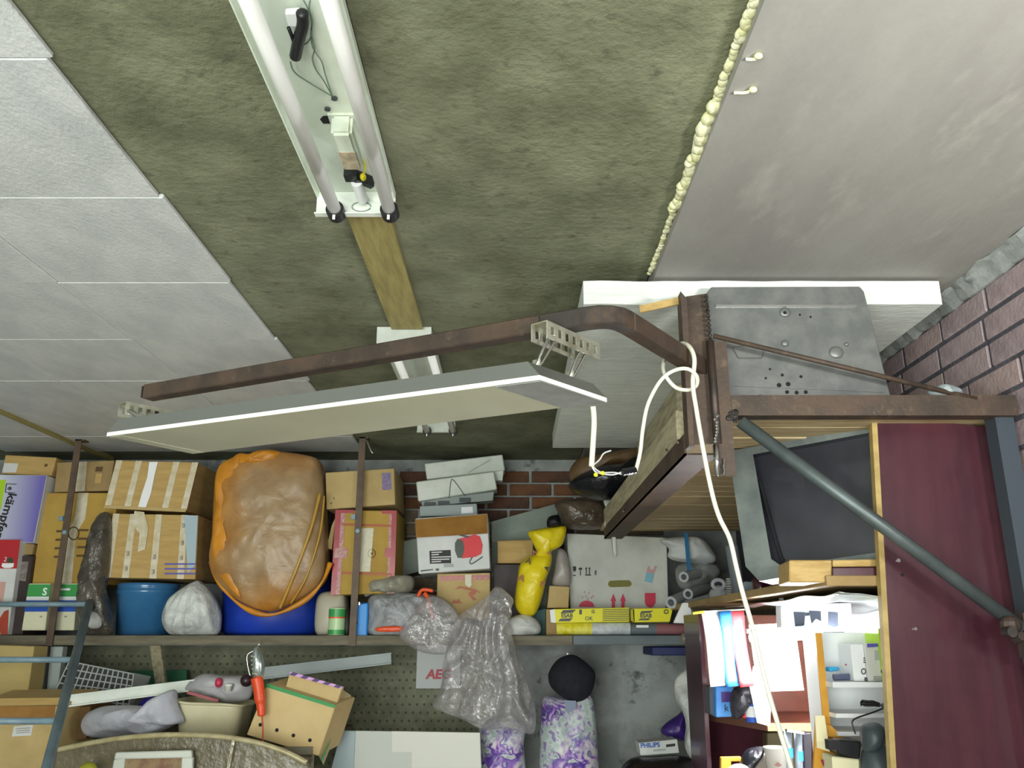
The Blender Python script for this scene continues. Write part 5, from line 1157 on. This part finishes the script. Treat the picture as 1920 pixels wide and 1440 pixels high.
mk('cap_strap', prism(quad([(1058, 1313), (1080, 1314), (1080, 1330), (1062, 1336)], 4.535), (0, .006, 0)), mat('slate_band', '7c86a0', .5), None, 'slate blue band below the black cap', 'band')
# navy panel below the right shelf end, white bag, purple bag, boxes
mk('navy_crate', hexa(quad([(1222, 1213), (1316, 1213), (1316, 1229), (1222, 1229)], 4.45), [p + V((0, .3, 0)) for p in quad([(1222, 1213), (1316, 1213), (1316, 1229), (1222, 1229)], 4.45)]), navy, None, 'navy blue shallow tray fixed under the right end of the shelf', 'tray', bevel=.004)
mk('plastic_bag', puff([(1300, 1246), (1318, 1238), (1326, 1262), (1326, 1432), (1306, 1430), (1290, 1415), (1284, 1395), (1286, 1360), (1280, 1335), (1266, 1310), (1264, 1280), (1276, 1262)], 4.15, .06, .022, 9, 94, 64, 12), whitebag, None, 'white carrier bag hanging on the left side of the red-brown cabinet', 'bag', smooth=True)
mk('plastic_bag', puff([(1298, 1280), (1322, 1262), (1324, 1320), (1308, 1324), (1296, 1308)], 4.09, .03, .01, 9, 95, 32, 6), blackbag, None, 'black bag bulging from the white carrier bag', 'bag', smooth=True)
mk('plastic_bag', puff([(1272, 1340), (1284, 1332), (1286, 1385), (1262, 1386), (1240, 1374), (1246, 1358)], 4.35, .06, .016, 9, 96, 40, 8), purplebag, None, 'purple polythene bag left of the white carrier bag', 'bag', smooth=True)
o = qbox('lamp_carton', [(1198, 1393), (1270, 1386), (1274, 1412), (1201, 1417)], 4.20, .12, whitecard, 'small white bulb carton with blue lettering in front of the plaster wall')
text('PHILIPS', 1219, 1397.5, 4.20, 8, bluep, o, rot=3, bold=.03)
poly('dark_label', [(1249, 1396), (1266, 1394), (1266, 1399), (1249, 1401)], 4.20, inkblack, o)
poly('outline_label', [(1225, 1406), (1248, 1404), (1248, 1407), (1225, 1409)], 4.20, mat('pale_grey_print', '9aa0a0', .5), o)
mk('black_sack', puff([(1160, 1460), (1172, 1432), (1190, 1420), (1230, 1418), (1270, 1416), (1310, 1426), (1330, 1460), (1320, 1560), (1170, 1560)], 4.20, .16, .02, 8, 97, 64, 12), mat('black_glossy_sack', '141216', .3, c2='241c1c', scale=6, bump=.4, bscale=20), None, 'black sack at the bottom edge under the bulb carton', 'sack', smooth=True)

# ------------------------------------------------------------------ lit bench area along the right wall
cbn = empty('brown_cabinet', at(1430, 1440, 3.5), 'open red-brown laminate cabinet in the lit bench corner', 'cabinet')
xa, xb_ = at(1326, 1300, 3.42).x, 1.285
mk('back_panel', box(xa, xb_, 3.70, 3.716, .3, EYE + .08), redbrown, cbn)
mk('side_panel', box(xa - .016, xa, 3.42, 3.716, .3, EYE + .08), maroon, cbn)
s0, s1, s2, s3 = at(1333, 1346, 3.66), at(1440, 1369, 3.2), at(1546, 1363, 3.22), at(1500, 1340, 3.69)
zS = s1.z
poly_s = [V((xa, 3.69, zS)), V((s1.x, 3.2, zS)), V((s2.x, 3.2, zS)), V((1.28, 3.69, zS))]
mk('shelf', prism(poly_s, (0, 0, .022)), redbrown, cbn)
mk('shelf_edge', join(bar(poly_s[0] + V((0, 0, .010)), poly_s[1] + V((0, 0, .010)), .006, .026)), mat('brown_edge', '6d4a3a', .5), cbn)
mk('shelf_edge', join(bar(poly_s[1] + V((0, 0, .010)), poly_s[2] + V((0, 0, .010)), .006, .026)), edgetrim, cbn)
mk('lower_panel', prism([at(1328, 1346, 3.66), at(1440, 1372, 3.45), at(1440, 1560, 3.45), at(1330, 1560, 3.66)], (0, .016, 0)), maroon, cbn)
# flag and papers
fl = empty('flag', at(1362, 1290, 3.15), 'white, blue and red vertically hung tricolour flag at the cabinet', 'flag')
yf = 3.14
for (a0, a1, b0, b1, m_, nm) in ((1315, 1346, 1331, 1360, paper, 'white_stripe'), (1346, 1369, 1360, 1384, mat('flag_blue', '2a78c4', .6), 'blue_stripe'), (1369, 1394, 1384, 1409, mat('flag_red', 'd8434a', .6), 'red_stripe')):
    P00, P10, P01, P11 = at(a0, 1147, yf), at(a1, 1145, yf), at(b0, 1288, yf), at(b1, 1285, yf)
    mk(nm, sheet(lambda u, v: P00.lerp(P10, u).lerp(P01.lerp(P11, u), v) + V((0, .012 * math.sin(v * 5 + a0 * .05) - .02 * v, 0)), 4, 12, (0, .002, 0)), m_, fl, smooth=True)
mk('flag_rod', tube([at(1316, 1147, yf - .002), at(1396, 1143, yf - .002)], .003, 8), paper, fl)
mk('rod_tip', tube([at(1299, 1150, yf - .004), at(1320, 1147, yf - .004)], .005, 8), mat('yellow_rod', 'd8c93a', .5), fl)
mk('paper_sheet', sheet(lambda u, v: at(1404 + 84 * u + 18 * v, 1172 + 126 * v - 4 * u, 3.10) + V((0, .01 * math.sin(u * 4), 0)), 8, 8, (0, .001, 0)), paper, None, 'large blank white paper sheet hung beside the flag', 'paper')
mk('white_flap', prism(quad([(1412, 1250), (1424, 1240), (1446, 1300), (1444, 1362), (1420, 1355), (1406, 1288)], 3.16), (0, .004, 0)), paper, None, 'folded white paper under the large sheet, right of the dark bag', 'paper')
o = qbox('white_rag_card', [(1280, 1130), (1292, 1130), (1304, 1170), (1263, 1168)], 4.0, .02, paper, 'white torn card corner at the right shelf end left of the flag', 'card')
# things on the corner shelf
o = qbox('blue_book', [(1342, 1287), (1376, 1288), (1372, 1344), (1343, 1345)], 3.30, .08, mat('azure_cover', '3f86d8', .5, c2='5aa0e8', scale=9), 'azure blue packet on the corner shelf below the flag', 'packet')
poly('dark_square', [(1352, 1297), (1372, 1297), (1370, 1316), (1353, 1317)], 3.30, purple, o)
text('k', 1362, 1328, 3.30, 12, inkblack, o)
qbox('grey_book', [(1330, 1287), (1342, 1287), (1343, 1343), (1332, 1340)], 3.34, .08, mat('slate_book', '4c5560', .6), 'slate grey book left of the azure packet', 'book')
mk('plastic_bag', puff([(1376, 1290), (1405, 1283), (1428, 1284), (1430, 1300), (1406, 1322), (1392, 1345), (1374, 1346), (1368, 1318)], 3.25, .04, .014, 14, 101, 48, 8), mat('dark_glossy_film', '33323a', .2, c2='1c1b22', scale=10, bump=.6, bscale=26), None, 'dark glossy film bag on the corner shelf right of the azure packet', 'bag', smooth=True)
jc = at(1414, 1356, 3.22)
bt = mk('bottle', lathe((jc.x, 3.24, zS + .022), [(.020, 0), (.021, .003), (.021, .075), (.016, .082), (.016, .095)], 20), bluep, None, 'small blue bottle with blank white label on the corner shelf', 'bottle', smooth=True)
mk('label_wrap', pipe((jc.x, 3.24, zS + .04), (jc.x, 3.24, zS + .076), .0222, .021, 20), paper, bt)
mk('cap', tube([(jc.x, 3.24, zS + .115), (jc.x, 3.24, zS + .132)], .017, 16), mat('pale_blue_cap', '9cc6e0', .4), bt)
mk('steel_blade', prism(quad([(1424, 1300), (1432, 1304), (1432, 1350), (1423, 1350)], 3.205), (0, .003, 0)), steelgrey, None, 'grey steel blade standing beside the small blue bottle', 'blade')
qbox('red_carton', [(1390, 1334), (1404, 1335), (1404, 1348), (1390, 1346)], 3.24, .05, redp, 'tiny red and tan carton on the corner shelf', 'carton')
# below the corner shelf
o = mk('amber_bracket', prism([at(1352, 1420, 3.1), at(1390, 1419, 3.1), at(1392, 1445, 3.1), at(1388, 1428, 3.1), at(1371, 1428, 3.1), at(1372, 1500, 3.1), at(1351, 1500, 3.1)], (0, .02, 0)), amber, None, 'amber plywood frame corner at the bottom of the cabinet', 'frame', bevel=.002)
mk('black_bag_knot', puff([(1392, 1420), (1400, 1406), (1418, 1400), (1432, 1402), (1426, 1420), (1414, 1440), (1396, 1460), (1388, 1440)], 3.05, .04, .012, 16, 103, 40, 8), blackbag, None, 'black glossy bag behind the paper cup', 'bag', smooth=True)
mk('white_dish', ball(at(1386, 1446, 2.98), .035, .035, .022, 20, 10), paper, None, 'round white dish at the bottom edge below the amber frame', 'dish', smooth=True)
o = mk('paper_cup', lathe((at(1456, 1440, 3.0).x, 3.0, at(1456, 1470, 3.0).z), [(.026, 0), (.035, .105), (.037, .107), (.037, .111), (.034, .111)], 24), mat('cup_white', 'b9b4ac', .5), None, 'whitish paper cup with a small brown emblem', 'cup', smooth=True)
poly('brown_emblem', [(1452, 1435), (1459, 1429), (1466, 1435), (1459, 1438)], 2.965, mat('coffee_print', '6d4440', .5), o, lift=.0)
qbox('grey_carton', [(1413, 1412), (1440, 1415), (1444, 1480), (1414, 1480)], 3.04, .06, mat('warm_grey_carton', '8a8078', .6), 'warm grey carton left of the paper cup', 'carton')
for i, (x, lab) in enumerate(((1479, 'grey-handled chisel with blue band, left one'), (1498, 'grey-handled chisel with blue band, right one'))):
    t = empty('chisel', at(x, 1440, 3.05), lab + ' under the corner shelf', 'chisel', 'grey chisels under the corner shelf')
    mk('handle', tube([at(x - 2, 1370, 3.05), at(x + 2, 1500, 3.05)], .013, 12), mat('slate_handle', '6f7880', .4), t, smooth=True)
    mk('blue_band', tube([at(x + .2, 1402 + i * 6, 3.05), at(x + .8, 1420 + i * 6, 3.05)], .0137, 12), bluebox, t)
mk('tool_bar', bar(at(1474, 1369, 3.03), at(1506, 1374, 3.03), .02, .008), chrome, None, 'bright steel bar across the two chisels', 'bar')
qbox('dark_block', [(1506, 1376), (1522, 1374), (1522, 1500), (1510, 1500)], 3.10, .08, mat('near_black_block', '1b171f', .5), 'near-black upright block right of the chisels', 'block')
qbox('olive_box', [(1438, 1374), (1506, 1372), (1508, 1500), (1440, 1500)], 3.35, .06, mat('olive_brown_board', '5f5436', .7), 'olive brown board behind the chisels and paper cup', 'board')

# white shelf unit at the right wall behind the maroon board
un = empty('white_shelf_unit', at(1620, 1440, 2.75), 'white open shelf unit glaring under the bench lamp', 'shelf unit')
x0 = at(1549, 1300, 2.58).x
zt_ = at(1600, 1186, 2.68).z
mk('back_panel', box(x0, 1.27, 2.68, 2.692, .6, zt_), paper, un)
mk('side_panel', box(x0 - .016, x0, 2.58, 2.692, .6, zt_), paper, un)
mk('edging', box(x0 - .0175, x0 + .0015, 2.572, 2.58, .6, zt_), amber, un)
mk('white_wall_lining', box(1.272, 1.29, 2.24, 3.40, .6, EYE + .084), paper, un)
for y0_, y1_, nm in ((1279, 1289, 'shelf'), (1338, 1346, 'shelf'), (1372, 1380, 'shelf')):
    z1, z0 = at(1600, y0_, 2.52).z, at(1600, y1_, 2.52).z
    mk(nm, box(x0, 1.27, 2.52, 2.68, z0, z1), paper, un)
zs = at(1600, 1279, 2.52).z
def stand(name, px0, px1, ytop, Y, dep, m, lab, cat):
    a, b = at(px0, 1279, Y), at(px1, 1279, Y); zt = at(px0, ytop, Y).z
    return mk(name, box(a.x, b.x, Y, Y + dep, zs + .001, zt), m, None, lab, cat, bevel=.001)
o = stand('white_box', 1602, 1626, 1208, 2.55, .10, paper, 'white carton with a round grey emblem on the white shelf unit', 'box')
mk('round_emblem', tube([at(1619 + 4 * math.cos(i * .52), 1259 + 5 * math.sin(i * .52), 2.542) for i in range(12)], .0016, 5, closed=True), inkgrey, o)
poly('ink_mark', [(1621, 1270), (1628, 1270), (1628, 1277), (1621, 1277)], 2.55, inkgrey, o)
for i in range(3): poly('ink_mark', [(1619, 1233 + i * 4), (1623, 1233 + i * 4), (1623, 1235 + i * 4), (1619, 1235 + i * 4)], 2.55, inkgrey, o)
o = stand('grey_white_box', 1629, 1662, 1206, 2.54, .10, mat('pale_grey_box', 'd0d0c9', .5), 'pale grey box with a violet top band on the white shelf unit', 'box')
poly('violet_band', [(1626, 1207), (1656, 1206), (1656, 1212), (1626, 1214)], 2.54, violetp, o); poly('grey_patch', [(1640, 1220), (1655, 1219), (1656, 1238), (1641, 1238)], 2.54, mat('mid_grey_print', 'aab0a8', .5), o)
for i in range(4): poly('text_line', [(1638, 1268 + i * 3), (1660, 1269 + i * 3), (1660, 1270 + i * 3), (1638, 1269 + i * 3)], 2.54, inkgrey, o)
mk('round_emblem', tube([at(1655 + 3 * math.cos(i * .63), 1259 + 3 * math.sin(i * .63), 2.532) for i in range(10)], .0014, 5, closed=True), inkblack, o)
o = stand('lime_box', 1658, 1681, 1178, 2.525, .10, lime, 'lime green box beside the edge of the maroon board', 'box')
poly('dark_band', [(1656, 1192), (1664, 1192), (1665, 1199), (1656, 1199)], 2.525, inkgrey, o); poly('white_tube', [(1664, 1188), (1671, 1186), (1680, 1248), (1674, 1250)], 2.525, paper, o)
for x, y in ((1661, 1216), (1663, 1238), (1666, 1260)): poly('ink_mark', [(x, y), (x + 4, y), (x + 4, y + 4), (x, y + 4)], 2.525, mat('dark_green_print', '1e4a33', .5), o)
p = at(1572, 1265, 2.62)
mk('slate_cylinder', tube([at(1563, 1270, 2.56), at(1592, 1269, 2.56)], .0095, 14), mat('slate_purple', '5b607c', .4), None, 'slate purple cylinder lying on the white shelf unit', 'cylinder', smooth=False)
qbox('cyan_carton', [(1556, 1251), (1574, 1250), (1574, 1258), (1556, 1260)], 2.60, .04, mat('cyan_print', '38a4d8', .5), 'small cyan carton behind the slate cylinder', 'carton')
mk('red_clip', bar(at(1587, 1244, 2.60), at(1597, 1254, 2.60), .012, .010), redp, None, 'small red clip on the white shelf unit', 'clip')
# cables and tools in the unit
mk('cable_bundle', join(*[tube(spline([at(1612 + random.uniform(0, 12), 1318 + random.uniform(-4, 6), 2.52), at(1625 + random.uniform(-8, 8), 1312 + random.uniform(-2, 14), 2.50), at(1650, 1322 + random.uniform(-3, 3), 2.49)], 5), .0022, 5) for i in range(9)]), blackp, None, 'black tangled cable bundle hanging in the white shelf unit', 'cable')
mk('black_pouch', puff([(1650, 1322), (1668, 1314), (1690, 1313), (1694, 1330), (1676, 1333), (1660, 1329)], 2.46, .02, .003, 10, 105, 32, 6), greyplastic, None, 'black flat pouch beside the cable bundle', 'pouch', smooth=True)
mk('thin_cable', tube(spline([at(1656, 1328, 2.46), at(1636, 1336, 2.46), at(1612, 1344, 2.46), at(1600, 1350, 2.46), at(1598, 1358, 2.46), at(1604, 1376, 2.46)], 5), .0022, 6), blackp, None, 'thin dark cable with plug hanging from the black pouch', 'cable')
drl = empty('black_drill', at(1640, 1440, 2.4), 'black power tool with rounded head at bottom beside the maroon board', 'power tool')
mk('head', puff([(1615, 1370), (1622, 1358), (1640, 1354), (1652, 1360), (1658, 1376), (1652, 1396), (1640, 1410), (1622, 1408), (1616, 1390)], 2.38, .04, .0, 1, 106, 48, 10, ridged=False), greyplastic, drl, smooth=True)
mk('body', puff([(1622, 1400), (1650, 1394), (1676, 1402), (1692, 1420), (1700, 1460), (1700, 1520), (1616, 1520), (1614, 1440)], 2.40, .05, .0, 1, 107, 48, 10, ridged=False), greyplastic, drl, smooth=True)
mk('nozzle', bar(at(1652, 1386, 2.36), at(1696, 1378, 2.36), .03, .022), blackp, drl, bevel=.003)
ct = empty('black_charger', at(1590, 1410, 2.5), 'black boxy charger with a ribbed side on the amber board', 'charger')
mk('body', hexa(quad([(1566, 1386), (1616, 1390), (1612, 1424), (1570, 1414)], 2.42), [p + V((0, .08, .0)) for p in quad([(1566, 1386), (1616, 1390), (1612, 1424), (1570, 1414)], 2.48)]), blackp, ct, bevel=.004)
mk('connector', box(*(lambda p: (p.x - .02, p.x + .01, 2.41, 2.44, p.z - .012, p.z + .012))(at(1566, 1396, 2.42))), blackp, ct)
o = mk('amber_board', prism(quad([(1530, 1352), (1560, 1362), (1600, 1400), (1604, 1500), (1524, 1500)], 2.53), (0, .012, 0)), amber, None, 'amber laminated board leaning below the white shelf unit', 'board')
mk('cream_card', prism(quad([(1528, 1342), (1546, 1342), (1556, 1410), (1532, 1402)], 2.50), (0, .006, 0)), mat('cream_paper', 'e6dcb4', .5), None, 'cream card strip standing in front of the amber board', 'card')
mk('crimson_marker', tube([at(1544, 1424, 2.49), at(1556, 1450, 2.49)], .008, 12), mat('crimson_plastic', '8f2844', .4), None, 'crimson marker at the bottom edge before the amber board', 'marker')
qbox('cream_carton', [(1560, 1418), (1612, 1424), (1614, 1500), (1566, 1500)], 2.42, .08, mat('pale_cream_carton', 'dcd6b0', .5), 'pale cream carton under the black charger', 'carton')
# white holder with three dark shapes, bench lamp
o = qbox('white_holder', [(1464, 1133), (1596, 1131), (1600, 1184), (1466, 1186)], 2.92, .06, paper, 'white box with three dark blue-grey shapes under the bench shelf', 'box')
dg = mat('blue_grey_shape', '2c3342', .7)
for pts in ([(1488, 1147), (1510, 1148), (1508, 1172), (1498, 1177), (1491, 1175)], [(1510, 1149), (1518, 1148), (1518, 1154), (1510, 1155)], [(1517, 1145), (1539, 1146), (1540, 1165), (1530, 1160), (1522, 1169)], [(1553, 1147), (1571, 1148), (1572, 1174), (1562, 1177), (1552, 1173)]):
    poly('dark_shape', pts, 2.92, dg, o)
bl = empty('bench_lamp', at(1450, 1200, 3.0), 'glowing white strip lamp under the bench shelf', 'lamp')
la, lb = at(1408, 1196, 3.02), at(1540, 1190, 2.86)
mk('glowing_tube', tube([la, lb], .014, 14), lampglow, bl, smooth=True)
mk('lamp_body', bar(la + V((0, .01, .022)), lb + V((0, .01, .022)), .05, .014), paper, bl)
mk('lamp_arm', bar(la.lerp(lb, .5) + V((0, .01, .03)), V((la.lerp(lb, .5).x, la.lerp(lb, .5).y + .01, EYE + .119)), .012, .012, up=(0, 1, 0)), paper, bl)
